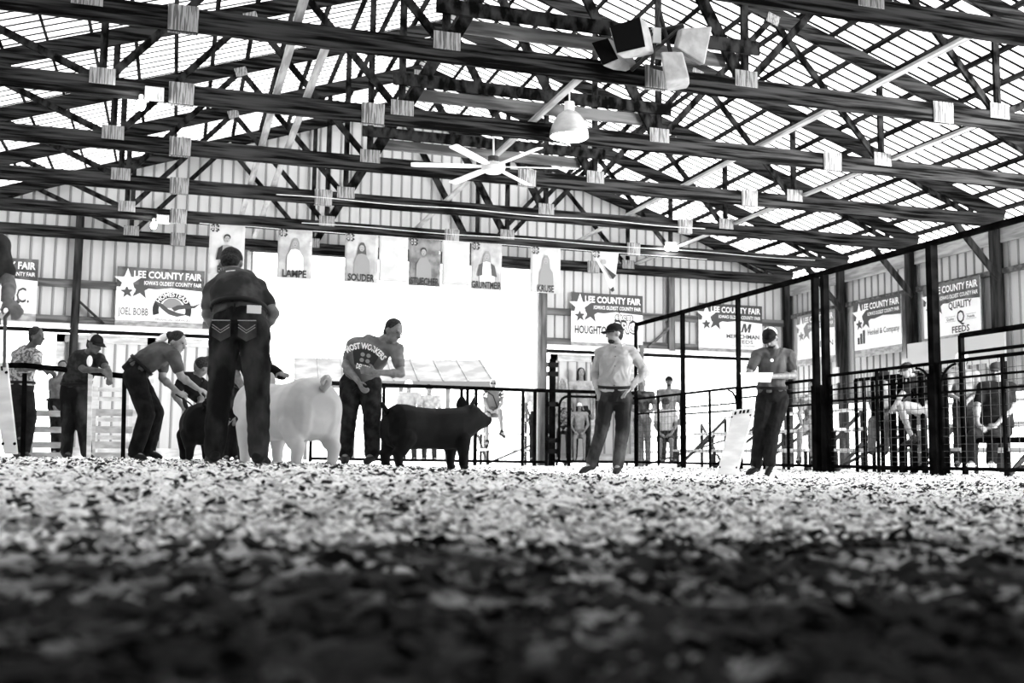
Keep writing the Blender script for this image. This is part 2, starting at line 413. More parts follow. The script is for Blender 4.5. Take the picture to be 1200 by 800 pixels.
for k in (2, 3, 4, 5):
    Y = TY0+TS*k
    part('knee_brace', MB().bar((XR-.12, Y, HB-.95), (XR-1.05, Y, HB+.02), .05, .12), M_post, trusses[k])
    part('dark_slot', MB().tube([(XR-.06, Y+.24, 1.7), (XR-.06, Y+.24, 3.4)], .025, 8), M_black, wr)  # black tube added in place of a dark slot in the wall
    part('wall_block', MB().box((XR-.2, Y+.12, 1.95), (XR-.04, Y+.3, 2.3)), M_pale, wr)
# left wall (out of frame); near walls unseen, closed off to darken the foreground
wl = MB().box((XL-.1, -8, -.1), (XL, YW+.1, HB+.15)).build('wall_left', M_wall); tag(wl, kind='structure')
wn = MB().box((XL, -8.1, -.1), (XR, -8, HB+.1)).build('wall_near', M_wall); tag(wn, kind='structure')
wr2 = MB().box((XR, -8, -.1), (XR+.1, 4.0, HB+.1)).build('wall_right', M_wall); tag(wr2, kind='structure')
# portals for the daylight
def portal(loc, target, sx, sy_):
    a = bpy.data.lights.new('opening', 'AREA'); a.shape = 'RECTANGLE'; a.size = sx; a.size_y = sy_
    a.cycles.is_portal = True
    o = bpy.data.objects.new('daylight_opening', a); COL.objects.link(o); o.location = loc
    o.rotation_euler = (Vector(target)-Vector(loc)).to_track_quat('-Z', 'Y').to_euler()
portal(((DOORX0+DOORX1)/2, YW+.2, 2.25), ((DOORX0+DOORX1)/2, 0, 2.25), 6.5, 4.5)
portal((XR+.2, 7.6, 2.2), (0, 7.6, 2.2), 7.2, 4.6)

# ================================================================ LETTERING
def text_mesh(s, size, font_bold=.0, align='LEFT', condensed=1.0):
    cu = bpy.data.curves.new('t', 'FONT'); cu.body = s; cu.size = size; cu.align_x = align; cu.offset = font_bold*size; cu.resolution_u = 2
    o = bpy.data.objects.new('t', cu); COL.objects.link(o)
    dg = bpy.context.evaluated_depsgraph_get(); dg.update()
    me = bpy.data.meshes.new_from_object(o.evaluated_get(dg)); bpy.data.objects.remove(o); bpy.data.curves.remove(cu)
    vs = [(v.co.x*condensed, v.co.y) for v in me.vertices]; fs = [tuple(p.vertices) for p in me.polygons]; bpy.data.meshes.remove(me)
    return vs, fs
class Flat:
    """prints laid on a plane: origin O (top left), right vector X, down vector Y, metres; normal N toward viewer"""
    def __init__(s, O, X, Yd, N, W, H): s.O, s.X, s.Y, s.N, s.W, s.H = Vector(O), Vector(X), Vector(Yd), Vector(N), W, H; s.k = 1
    def pt(s, u, v, lift): return s.O+s.X*(u*s.W)+s.Y*(v*s.H)+s.N*lift
    def poly(s, name, pts, m, parent, layer):
        vs = [s.pt(u, v, .002+.0016*layer) for u, v in pts]; b = MB(); b.add(vs, [tuple(range(len(vs)))]); return b.build(name, m, parent)
    def rect(s, name, u0, v0, u1, v1, m, parent, layer): return s.poly(name, [(u0, v1), (u1, v1), (u1, v0), (u0, v0)], m, parent, layer)
    def text(s, str_, u, v, h, m, parent, layer, bold=.01, cond=1.0, arc=None, align='LEFT', wmax=None):
        vs, fs = text_mesh(str_, h/.72, bold, align, cond)
        if wmax:
            x0 = min(a for a, b in vs); x1 = max(a for a, b in vs); q = wmax*s.W/(x1-x0); vs = [((a-x0)*q, b) for a, b in vs]
        O = s.pt(u, v, .002+.0016*layer); L = [O+s.X*a-s.Y*b for a, b in vs]
        if arc:   # (centre u, v, radius m): wrap around a circle
            cu_, cv_, r = arc; c = s.pt(cu_, cv_, .002+.0016*layer); L = []
            for a, b in vs:
                t = a/r; L.append(c+s.X*((r+b)*math.sin(t))-s.Y*((r+b)*math.cos(t)))
        b = MB(); b.add(L, fs); return b.build('lettering', m, parent)
def star(cx_, cy_, r, ar, rot=0, r2=.4):
    return [(cx_+(r if i % 2 == 0 else r*r2)*math.sin(rot+PI*i/5)*ar, cy_-(r if i % 2 == 0 else r*r2)*math.cos(rot+PI*i/5)) for i in range(10)]
T_dark = mat('print_dark', .02, .6); T_mid = mat('print_grey', .06, .6); T_lite = mat('print_white', .85, .6); T_pale = mat('print_pale', .22, .6)
T_band = mat('print_band', .05, .6, .14, (4, 4, 4))
M_banner = mat('banner_vinyl', .78, .5, .85, (2, 2, 2)); M_ply = mat('plywood_edge', .22, .8, .4, (6, 6, 14))
def sign(O, X, Yd, N, W, H, label, fn, fade=0):
    s = empty('sponsor_sign', Vector(O)+Vector(X)*W/2+Vector(Yd)*(H+.06)); tag(s, label, 'sign', 'sponsor signs on the barn walls')
    X = Vector(X); Yd = Vector(Yd); N = Vector(N); O = Vector(O)
    b = MB(); q = [O, O+X*W, O+X*W+Yd*(H+.16), O+Yd*(H+.16)]
    vs = q+[p-N*.02 for p in q]; b.add(vs, [(3, 2, 1, 0), (4, 5, 6, 7), (0, 1, 5, 4), (1, 2, 6, 5), (2, 3, 7, 6), (3, 0, 4, 7)]); b.build('backing_board', M_ply, s)
    b = MB(); q = [O+N*.004, O+X*W+N*.004, O+X*W+Yd*H+N*.004, O+Yd*H+N*.004]; vs = q+[p-N*.003 for p in q]
    b.add(vs, [(3, 2, 1, 0), (4, 5, 6, 7), (0, 1, 5, 4), (1, 2, 6, 5), (2, 3, 7, 6), (3, 0, 4, 7)]); b.build('banner', M_banner, s)
    f = Flat(O+N*.004, X, Yd, N, W, H); ar = H/W
    band = [T_band, T_mid, T_pale][fade]; tl = T_lite
    f.poly('printed_band', [(0, .38), (.25, .38), (.45, .40), (.62, .36), (.8, .38), (1, .40), (1, 0), (0, 0)], band, s, 0)
    f.poly('printed_star', star(.27, .40, .21, ar, .1), T_mid if fade < 2 else T_pale, s, 1)
    f.poly('printed_star', star(.12, .47, .13, ar, -.1), T_mid if fade < 2 else T_pale, s, 2)
    f.poly('printed_star', star(.12, .27, .25, ar, 0), tl, s, 3)
    f.text('LEE COUNTY FAIR', .19, .19, .13*H, tl, s, 4, bold=.025, wmax=.78)
    f.text("IOWA'S OLDEST COUNTY FAIR", .31, .32, .075*H, tl, s, 4, bold=.015, wmax=.66)
    fn(f, s); return s
def homestead(f, s):
    H = f.H; a = f.H/f.W
    f.text('JOEL BOBB', .03, .90, .14*H, T_mid, s, 1, bold=.01, wmax=.34)
    c = (.64, .78); R = .35; pts = [(c[0]+R*a*math.cos(t), c[1]-R*math.sin(t)*1.0) for t in [PI*(-.1+1.2*i/30) for i in range(31)]]
    ri = .24; ins = [(c[0]+ri*a*math.cos(t), c[1]-ri*math.sin(t)) for t in [PI*(-.1+1.2*i/30) for i in range(31)]]
    b = MB(); vs = [f.pt(u, v, .004) for u, v in pts]+[f.pt(u, v, .004) for u, v in ins]; b.add(vs, [(i, i+1, 32+i, 31+i) for i in range(30)]); b.build('printed_arch', T_dark, s)
    f.poly('printed_sun', [(c[0]+.19*a*math.cos(t), c[1]-.04-.19*math.sin(t)) for t in [PI*i/16 for i in range(17)]], T_pale, s, 2)
    f.poly('printed_wave', [(.44, .62), (.52, .66), (.6, .76), (.7, .82), (.82, .85), (.7, .9), (.6, .86), (.52, .76), (.47, .68)], T_mid, s, 3)
    f.poly('printed_wave', [(.63, .74), (.7, .68), (.8, .66), (.88, .68), (.97, .62), (.9, .72), (.8, .74), (.72, .76), (.67, .80)], T_mid, s, 4)
    f.text('HOMESTEAD', 0, 0, .085*H, T_lite, s, 5, bold=.02, arc=(c[0], c[1], .262*H), align='CENTER', cond=.82)
    f.text('FINANCIAL SERVICES', .45, .985, .045*H, T_mid, s, 1, wmax=.4)
SZ = .22
X1 = Vector((1, 0, 0)); ZD = Vector((0, 0, -1)); NF = Vector((0, -1, 0))
def fs(x, z, W, H, label, fn, fade=0): return sign((x, YW-.09, z+SZ), X1, ZD, NF, W, H, label, fn, fade)
fs(-1.24, 3.78, 1.72, 1.10, 'sponsor sign with a dark arch logo, on the far wall left of the doorway', homestead)
def incs(f, s): f.text('INC.', .62, .80, .28*f.H, T_mid, s, 1, bold=.01, wmax=.3)
fs(-4.45, 3.82, 1.72, 1.10, 'sponsor sign cut by the left edge of the photo, reading INC.', incs)
def hough(f, s):
    f.text('HOUGHTON', .05, .82, .16*f.H, T_dark, s, 1, bold=.03, wmax=.5)
    f.text('chem', .60, .52, .17*f.H, T_dark, s, 5, bold=.05, wmax=.26); f.text('chem', .61, .515, .15*f.H, T_lite, s, 6, bold=.0, wmax=.24)
    f.text('PRO', .60, .78, .26*f.H, T_dark, s, 1, bold=.06, wmax=.34); f.text('PRO', .615, .77, .22*f.H, T_lite, s, 2, bold=.0, wmax=.31)
fs(8.66, 3.80, 1.80, 1.16, 'sponsor sign behind the cap of the man in the button shirt', hough, 1)
def mersch(f, s):
    f.poly('printed_emblem', [(.66, .62), (.70, .42), (.74, .42), (.75, .55), (.79, .42), (.83, .42), (.80, .62), (.77, .62), (.78, .52), (.74, .62), (.72, .62), (.71, .50), (.69, .62)], T_mid, s, 1)
    f.text('MERSCHMAN', .43, .76, .09*f.H, T_mid, s, 1, bold=.03, wmax=.52)
    f.text('SEEDS', .57, .87, .08*f.H, T_mid, s, 1, bold=.01, wmax=.28); f.text('GROWING TOGETHER', .5, .94, .035*f.H, T_pale, s, 1, wmax=.38)
fs(11.92, 3.72, 1.72, 1.08, 'sponsor sign for seeds, far wall above the white opening at right', mersch, 1)
YD = Vector((0, -1, 0)); NR = Vector((-1, 0, 0))
def rs(y, z, W, H, label, fn, fade=0): return sign((XR-.2, y, z+SZ), YD, ZD, NR, W, H, label, fn, fade)
def emin(f, s): f.text('ZIEMINY', .35, .75, .13*f.H, T_mid, s, 1, wmax=.6)
def woode(f, s): f.text('WIEDEMEIN', .3, .75, .13*f.H, T_mid, s, 1, wmax=.66)
rs(22.75, 3.42, 1.55, 1.05, 'faded sponsor sign nearest the far right corner, partly behind a steel post', lambda f, s: f.text('EMIN', .62, .78, .13*f.H, T_mid, s, 1, wmax=.34), 2)
def henk(f, s):
    f.text('Henkel & Company', .30, .72, .12*f.H, T_dark, s, 1, bold=.008, wmax=.66)
    for u0, u1, v0, v1 in ((.07, .12, .74, .88), (.13, .18, .66, .88), (.19, .24, .60, .88)): f.rect('printed_bar', u0, v0, u1, v1, T_mid, s, 1)
rs(20.45, 3.44, 1.62, 1.05, 'sponsor sign on the right wall with three small bars beside a company name', henk, 1)
def qual(f, s):
    f.text('QUALITY', .46, .52, .13*f.H, T_dark, s, 1, bold=.02, wmax=.4); f.text('Q', .60, .80, .24*f.H, T_dark, s, 1, wmax=.13)
    f.text('FEEDS', .51, .97, .12*f.H, T_dark, s, 1, bold=.02, wmax=.3)
    f.rect('printed_rule', .40, .66, .57, .665, T_mid, s, 1); f.rect('printed_rule', .40, .75, .57, .755, T_mid, s, 1); f.rect('printed_rule', .76, .66, .93, .665, T_mid, s, 1); f.rect('printed_rule', .76, .75, .93, .755, T_mid, s, 1)
    f.text('Quality', .42, .73, .05*f.H, T_mid, s, 1, wmax=.13); f.text('Feeds', .78, .73, .05*f.H, T_mid, s, 1, wmax=.12)
rs(18.12, 3.46, 1.60, 1.04, 'sponsor sign on the right wall with a large letter Q, nearest the camera', qual, 0)
b = MB().box((XR-.25, 15.9, 2.02), (XR-.2, 18.6, 2.58)); o = b.build('wall_board', mat('pale_board', .5, .6)); tag(o, 'plain pale board on the right wall below the large Q sign', 'board')

# ================================================================ PORTRAIT BANNERS
BY = TY0+5*TS-.066
M_ban = [mat('banner_cloth_pale', .30, .8, .42, (5, 5, 5)), mat('banner_cloth_grey', .10, .8, .22, (5, 5, 5)), mat('banner_cloth_white', .42, .8, .5, (4, 4, 4))]
M_skin = mat('skin', .38, .55); M_skinprint = mat('print_skin', .28, .7)
cordp = [(x, BY+.006, 4.525-.008*math.sin((x*2.45) % PI)) for x in [.3+.2*i for i in range(70)] if x < 11]
o = MB().tube(cordp, .006, 6).build('banner_cord', M_pale); tag(o, 'thin white cord that carries the row of portrait banners', 'cord')
def clover(f, s):
    a = f.H/f.W
    for q in range(4):
        t = PI/4+q*PI/2; dx, dy = math.cos(t), math.sin(t)
        pts = []
        for (r, off) in ((.012, 0), (.068, -.60), (.098, -.36), (.086, 0), (.098, .36), (.068, .60)):
            pts.append((.15+r*math.cos(t+off)*a, .075+r*math.sin(t+off)))
        f.poly('printed_leaf', pts, T_dark, s, 3)
    for q, ch in enumerate('HHHH'):
        t = PI/4+q*PI/2; f.text('H', .105+.045*math.cos(t)*a, .095+.045*math.sin(t), .035*f.H, T_lite, s, 4)
def disc(f, name, cx_, cy_, rx, ry, m, s, layer, n=18):
    a = f.H/f.W
    return f.poly(name, [(cx_+rx*a*math.cos(2*PI*i/n), cy_+ry*math.sin(2*PI*i/n)) for i in range(n)], m, s, layer)
def banner(x0, text, label, style, W=.65, H=.95, blank=False, z=4.30):
    s = empty('portrait_banner' if not blank else 'blank_banner', (x0+W/2, BY, z+SZ-H)); tag(s, label, 'banner', 'banners hung across the ring')
    O = Vector((x0, BY, z+SZ)); n = 10; b = MB(); vs = []; fc = []
    for i in range(n+1):
        u = i/n; wv = .012*math.sin(u*9+x0*3)
        for j in range(7):
            v = j/6; vs.append(O+Vector((u*W, wv*v, -v*H)))
    for i in range(n):
        for j in range(6): fc.append((i*7+j, i*7+j+1, (i+1)*7+j+1, (i+1)*7+j))
    b.add(vs, fc); c = b.build('cloth', M_ban[style[0]], s, smooth=True); sd = c.modifiers.new('t', 'SOLIDIFY'); sd.thickness = .003
    if blank: return s
    f = Flat(O+Vector((0, -.017, 0)), X1, ZD, NF, W, H)
    clover(f, s)
    hair, top, arms, long_ = style[1:5]
    cx_ = style[5]; hy = .29
    if long_: f.poly('printed_hair', [(cx_-.10, .24), (cx_-.04, .17), (cx_+.06, .17), (cx_+.12, .26), (cx_+.16, .55), (cx_+.06, .58), (cx_-.1, .58), (cx_-.16, .5)], hair, s, 1)
    else: disc(f, 'printed_hair', cx_, hy-.04, .066, .065, hair, s, 1)
    f.poly('printed_shirt', [(cx_-.22, .84), (cx_-.22, .55), (cx_-.12, .42), (cx_, .40), (cx_+.12, .42), (cx_+.24, .55), (cx_+.26, .84)], top, s, 2)
    if arms is not None:
        f.poly('printed_sleeve', [(cx_-.30, .72), (cx_-.24, .48), (cx_-.12, .42), (cx_-.14, .7)], arms, s, 3)
        f.poly('printed_sleeve', [(cx_+.16, .7), (cx_+.12, .42), (cx_+.26, .48), (cx_+.34, .72)], arms, s, 3)
    disc(f, 'printed_face', cx_, hy, .052, .068, M_skinprint, s, 4)
    for e in (-1, 1): disc(f, 'printed_eye', cx_+e*.03, hy-.01, .008, .007, T_dark, s, 5, 8)
    f.poly('printed_mouth', [(cx_-.03, hy+.03), (cx_+.03, hy+.03), (cx_, hy+.045)], T_dark, s, 5)
    if text: f.text(text, .5-style[6]/2, .975, .15*H, T_dark, s, 5, bold=.03, wmax=style[6])
    if style[0] != 2: f.text('2021', .93, .30, .06*H, T_lite, s, 5, bold=.01, wmax=.06)
    return s
banner(.49, 'BECK', 'portrait banner above the bending man seen from behind, figure in a black cap', (2, T_dark, T_pale, T_dark, False, .5, .5))
banner(1.76, 'LAMPE', 'portrait banner of a fair-haired woman in white, second from left', (0, T_pale, T_lite, None, True, .5, .7))
banner(3.05, 'SOUDER', 'portrait banner of a long-haired woman with glasses', (0, T_mid, T_pale, None, True, .5, .8))
banner(3.72, '', 'plain pale banner hanging between the long-haired woman and the seated man banners', (2,), W=.58, H=.90, blank=True)
banner(4.32, 'STUECHER', 'portrait banner of a dark-haired man in a pale shirt', (1, T_dark, T_pale, None, False, .45, .9))
banner(5.0, '', 'plain pale banner hanging left of the woman in the dark jacket banner', (2,), W=.57, H=.90, blank=True)
banner(5.60, 'GRUNTMEIR', 'portrait banner of a woman in an open dark jacket', (0, T_pale, T_lite, T_mid, True, .5, .96))
banner(6.87, 'KRUSE', 'portrait banner with its lower corner curled, seventh along the row of banners', (2, T_pale, T_pale, None, True, .5, .55))
# folded triangular banner at the right end of the row
s = empty('portrait_banner', (8.5, BY, 3.6)); tag(s, 'twisted portrait banner folded into a triangle, rightmost of the row', 'banner', 'banners hung across the ring')
b = MB(); O = Vector((8.2, BY, 4.52)); vs = [O, O+Vector((.63, 0, 0)), O+Vector((.58, .03, -.45)), O+Vector((.47, 0, -.86)), O+Vector((.25, -.05, -.45))]
b.add(vs, [(4, 3, 2), (0, 4, 2), (0, 2, 1)]); c = b.build('cloth', M_ban[2], s); sd = c.modifiers.new('t', 'SOLIDIFY'); sd.thickness = .003
f = Flat(O+Vector((0, -.06, 0)), X1, ZD, NF, .65, .95); clover(f, s)
f.poly('printed_shirt', [(.38, .30), (.72, .62), (.84, .52), (.62, .42)], T_dark, s, 1); f.poly('printed_lettering', [(.62, .85), (.74, .78), (.78, .86), (.7, .9)], T_dark, s, 1)
disc(f, 'printed_face', .42, .24, .05, .06, M_skinprint, s, 2)

# ================================================================ LAMPS, FAN, SPEAKERS
# bell lamp
lp = Vector(onY(667, 150, TY0+2*TS-.15)); 
s = empty('pendant_lamp', lp); tag(s, 'lit bell-shaped lamp hanging under the roof, upper middle', 'lamp', None)
def lathe(c, prof, name, m, parent, n=28, smooth=True):
    b = MB(); vs = []; fc = []
    for r, z in prof:
        for i in range(n): t = 2*PI*i/n; vs.append(Vector(c)+Vector((r*math.cos(t), r*math.sin(t), z)))
    for j in range(len(prof)-1):
        for i in range(n): fc.append((j*n+i, j*n+(i+1)%n, (j+1)*n+(i+1)%n, (j+1)*n+i))
    b.add(vs, fc); return b.build(name, m, parent, smooth=smooth)
sh = lathe(lp, [(.26, -.13), (.268, -.13), (.262, -.06), (.235, .03), (.20, .11), (.16, .17), (.10, .22), (.06, .245), (0, .25)], 'shade', mat('lamp_aluminium', .35, .45, .5, (3, 3, 6), metal=.4), s)
sd = sh.modifiers.new('t', 'SOLIDIFY'); sd.thickness = .006
lathe(lp, [(0, -.17), (.14, -.165), (.22, -.15), (.255, -.125), (.2, -.10), (0, -.10)], 'lens', emis('lamp_glow', 18), s)
MB().tube([lp+Vector((0, 0, .24)), lp+Vector((0, 0, .36))], .07, 12).build('ballast', M_white, s)
MB().tube([lp+Vector((0, 0, .34)), lp+Vector((0, 0, .62))], .012, 8).build('stem', M_pale, s)
pl = bpy.data.lights.new('lamp_light', 'SPOT'); pl.energy = 260; pl.spot_size = 2.4; pl.spot_blend = .6; pl.shadow_soft_size = .2
po = bpy.data.objects.new('lamp_light', pl); COL.objects.link(po); po.location = lp+Vector((0, 0, -.2))
# ceiling fan
fp = Vector(onY(578, 196, TY0+3*TS-1.2)); s = empty('ceiling_fan', fp); tag(s, 'white six-bladed ceiling fan hanging from the trusses', 'fan')
lathe(fp, [(0, -.09), (.11, -.085), (.15, -.06)], 'light_bowl', mat('frosted_bowl', .8, .3), s)
lathe(fp, [(.15, -.06), (.175, -.03), (.175, .03), (.13, .06), (.05, .08), (0, .08)], 'motor', M_pale, s)
MB().tube([fp+Vector((0, 0, .07)), fp+Vector((0, 0, .75))], .015, 8).build('downrod', M_pale, s)
MB().tube([fp+Vector((0, 0, .10)), fp+Vector((0, 0, .16))], .08, 12).build('canopy', M_dgrey, s)
for q in range(6):
    t = math.radians(q*60-14); d = Vector((math.cos(t), math.sin(t), 0)); n_ = Vector((-d.y, d.x, 0))
    b = MB(); pts = []
    for r, w_ in ((.16, .03), (.28, .05), (.34, .062), (1.15, .07), (1.2, .055)):
        for e in (-1, 1):
            for zz in (-.004, .004): pts.append(fp+d*r+n_*(w_*e)+Vector((0, 0, .01+zz+e*w_*.18)))
    fc = []
    for i in range(4):
        a = i*4; c_ = a+4; fc += [(a, a+2, c_+2, c_), (a+1, c_+1, c_+3, a+3), (a, c_, c_+1, a+1), (a+2, a+3, c_+3, c_+2)]
    fc += [(0, 1, 3, 2), (16, 18, 19, 17)]; b.add(pts, fc); b.build('blade', M_white, s)
# bare bulbs on junction boxes
def bulb(px, py, k, label, two=False, box=None):
    p = Vector(onY(px, py, TY0+TS*k-.12)); s = empty('bulb_fixture', p); tag(s, label, 'light', 'bare bulbs on the trusses')
    MB().ell(p, ((.055, 0, 0), (0, .055, 0), (0, 0, .07))).build('bulb', emis('bulb_glow', 30), s, smooth=True)
    if two: MB().ell(p+Vector((.2, 0, 0)), ((.05, 0, 0), (0, .05, 0), (0, 0, .06))).build('bulb', emis('bulb_glow', 30), s, smooth=True)
    MB().tube([p+Vector((0, 0, .04)), p+Vector((0, .05, .13))], .03, 10).build('socket', M_pale, s)
    if box:
        q = Vector(onY(box[0], box[1], TY0+TS*k-.09)); MB().box(q-Vector((.11, .03, .08)), q+Vector((.11, .03, .08))).build('junction_box', M_plate, s)
    l = bpy.data.lights.new('bulb_light', 'POINT'); l.energy = 25; l.shadow_soft_size = .06; lo_ = bpy.data.objects.new('bulb_light', l); COL.objects.link(lo_); lo_.location = p+Vector((.0, -.12, -.06))
bulb(165, 123, 2, 'glowing bare bulb beside a metal box, upper left of the photo', box=(181, 110))
bulb(180, 264, 5, 'glowing bare bulb above the arch logo sign, left', box=(191, 257))
bulb(782, 290, 5, 'pair of glowing bulbs on the far truss, right of the folded banner', two=True)
# speakers: four cabinets on a central frame
M_spk = mat('speaker_shell', .22, .6, .3, (8, 8, 8)); M_grille = mat('speaker_grille', .004, .9, spec=0)
def speaker(quad, depthv, label, dist, grille=True, taper=.62):
    """front face given by its four corners in the photograph at a real distance; cabinet tapers back along depthv"""
    c = [Vector(onY(x, y, dist)) for x, y in quad]
    m_ = sum(c, Vector())/4; dv = Vector(depthv)
    back = [m_+dv+(p-m_)*taper for p in c]; mid = [m_+dv*.45+(p-m_)*1.0 for p in c]
    s = empty('speaker', m_+dv*.5); tag(s, label, 'speaker', 'speakers hung from the second truss')
    b = MB(); b.add(c+mid+back, [(0, 1, 2, 3), (11, 10, 9, 8)]+[(i+4*j, 4*j+4+i, 4*j+4+(i+1) % 4, 4*j+(i+1) % 4) for j in (0, 1) for i in range(4)])
    bm_ = b.build('cabinet', M_spk, s); bv = bm_.modifiers.new('b', 'BEVEL'); bv.width = .02; bv.segments = 2
    if grille:
        n_ = (c[1]-c[0]).cross(c[3]-c[0]).normalized()
        if n_.dot(dv) > 0: n_ = -n_
        g = [m_+(p-m_)*.93+n_*.006 for p in c]; g2 = [p+n_*.01 for p in g]
        MB().add(g+g2, [(4, 5, 6, 7), (0, 4, 7, 3), (1, 2, 6, 5), (0, 1, 5, 4), (3, 7, 6, 2)]).build('grille', M_grille, s)
    MB().ell(m_+dv*.6+Vector((0, 0, -.02)), ((.02, 0, 0), (0, .02, 0), (0, 0, .02))).build('bolt', M_black, s)
    return s
SY = TY0+TS*1-.5
speaker([(713, 31), (750, 19), (757, 56), (722, 64)], (.26, .16, -.03), 'speaker with a black square grille facing the camera, upper of the left pair', SY)
speaker([(692, 50), (712, 44), (725, 70), (706, 78)], (.33, .12, -.02), 'speaker angled down to the left, lower of the left pair', SY+.25, grille=True, taper=.8)
speaker([(799, 33), (835, 31), (826, 76), (793, 56)], (.06, .34, .10), 'pale speaker on the right side of the cluster, upper of the right pair', SY+.1, grille=False, taper=.7)
speaker([(774, 60), (800, 60), (808, 92), (779, 97)], (.16, .3, -.03), 'pale speaker pointing down at the right of the cluster, lower of the right pair', SY, grille=False, taper=.8)
s = empty('pipe_rig', onY(766, 60, SY+.35)); tag(s, 'steel pipe frame that carries the four speakers', 'frame')
a_ = [Vector(onY(x, y, SY+.32)) for x, y in ((740, 82), (768, 40), (800, 30), (772, 10), (718, 45), (764, 78), (792, 84), (738, 42))]
for i, (p, q) in enumerate(((0, 2), (1, 3), (1, 5), (4, 2), (5, 6), (6, 3), (2, 6), (7, 1))): MB().tube([a_[p], a_[q]], .025, 8).build('pipe', M_dgrey, s)
MB().tube([onY(733, 40, SY+.05), a_[1]], .02, 8).build('pipe', M_dgrey, s)
MB().box(a_[1]-Vector((.05, .05, .12)), a_[1]+Vector((.05, .05, .06))).build('clamp', M_pale, s)

for k, x0, x1, dz in ((4, 1.5, 9.6, .10), (5, 2.2, 13.6, .16)):
    Y = TY0+TS*k-.047
    MB().tube([(x0+(x1-x0)*i/24, Y, HB+dz+.012*math.sin(i*.8)) for i in range(25)], .008, 6).build('cable', M_pale, trusses[k])

# ================================================================ PEN FENCES
M_wire = mat('galvanized_wire', .05, .6, spec=.1); M_pipe = mat('fence_pipe', .0015, .7, .005, (5, 5, 5), spec=.0)
FX = 10.0; RZ = 3.02+CZ
fr = MB().box((FX-.03, 7.0, RZ-.04), (FX+.03, 22.7, RZ+.04)).build('overhead_rail', M_pipe); tag(fr, 'long steel overhead rail joining the tops of the tall pen posts', 'rail')
posts = [(22.7, .06, 'tall steel pen post farthest from the camera, right of the man in the button shirt'), (20.3, .075, 'tall steel pen post with the open mesh panels on both sides, beside the seated viewer'),
         (17.98, .07, 'tall steel pen post directly behind the man reading papers'), (15.42, .09, 'tall steel pen post, back one of the close pair right of the man reading papers'),
         (15.14, .10, 'tall steel pen post, front one of the close pair right of the man reading papers'), (12.52, .115, 'tall thick steel pen post, nearest one in the photo at right')]
for y, w_, lab in posts:
    o = MB().box((FX-w_/2, y-w_/2, -.02), (FX+w_/2, y+w_/2, RZ-.03)).build('pen_post', M_pipe); tag(o, lab, 'post', 'tall steel pen posts')
    if w_ > .085:
        MBs = MB().box((FX-w_/2-.02, y-w_/2-.02, -.02), (FX+w_/2+.02, y+w_/2+.02, 1.42)).build('sleeve', M_pipe); MBs.parent = o
for y, lb in ((10.0, 'tall steel pen post just beyond the right edge of the photo'), (7.5, 'tall steel pen post well beyond the right edge, nearest the camera')):
    o = MB().box((FX-.05, y-.05, -.02), (FX+.05, y+.05, RZ-.03)).build('pen_post', M_pipe); tag(o, lb, 'post', 'tall steel pen posts')
def mesh_panel(p0, p1, z0, z1, label, group, ups=3, midz=(1.22,), arch=0, wire=True, r=.02, m=None):
    """welded wire livestock panel from p0 to p1 (xy)"""
    m = m or M_pipe
    p0 = Vector((p0[0], p0[1], 0)); p1 = Vector((p1[0], p1[1], 0)); d = (p1-p0); L = d.length; d.normalize()
    s = empty('fence_panel', (p0+p1)/2); tag(s, label, 'fence', group)
    Z = Vector((0, 0, 1))
    MB().tube([p0+Z*z1, p1+Z*z1], r*1.25, 8).build('top_rail', m, s); MB().tube([p0+Z*z0, p1+Z*z0], r*1.25, 8).build('bottom_rail', m, s)
    for z in midz: MB().tube([p0+Z*z, p1+Z*z], r*.8, 8).build('rail', m, s)
    for i in range(ups):
        q = p0+d*(L*i/(ups-1)); MB().box(q-Vector((r, r, -.04)), q+Vector((r, r, z1))).build('upright', m, s)
    if arch:
        c = p0+d*(L-.02) if arch > 0 else p0+d*.02; e = -d if arch > 0 else d
        pts = [c+e*.3*(1-math.cos(t))+Z*(z1-.34+.3*math.sin(t)) for t in [PI/2*i/6 for i in range(7)]]
        MB().tube([c+Z*.1]+pts, r*.9, 8).build('arch_pipe', m, s)
    if wire:
        b = MB(); n = int(L/.15)
        for i in range(1, n):
            q = p0+d*(L*i/n); b.box(q+Vector((-.003, -.003, z0)), q+Vector((.003, .003, z1)))
        zz = z0+.08; i = 0
        while zz < z1-.03: b.bar(p0+Z*zz, p1+Z*zz, .006, .006); zz += .07+.012*i; i += 1 if zz < 1 else 0
        b.build('wire_mesh', M_wire, s, kind='stuff')
    return s
G = 'welded mesh panels along the right pen'
mesh_panel((FX, 22.62), (FX, 20.38), .12, 1.54, 'wire mesh panel right of the standing man, seated viewer in white behind it', G, 3, (1.2,))
mesh_panel((FX, 20.22), (FX, 18.05), .12, 1.54, 'wire mesh panel behind the white board, open white doorway behind it', G, 3, (1.25, 1.12), arch=1)
mesh_panel((FX, 17.9), (FX, 15.5), .12, 1.52, 'wire mesh panel between the man reading papers and the close pair of posts', G, 4, (1.34, 1.12))
mesh_panel((FX, 15.05), (FX, 12.6), .12, 1.56, 'wire mesh panel between the close pair of posts and the thick nearest post', G, 3, (1.33, 1.15), arch=1)
mesh_panel((FX, 12.42), (FX, 10.05), .12, 1.56, 'wire mesh panel at the right edge of the photo', G, 3, (1.33, 1.15), arch=-1)
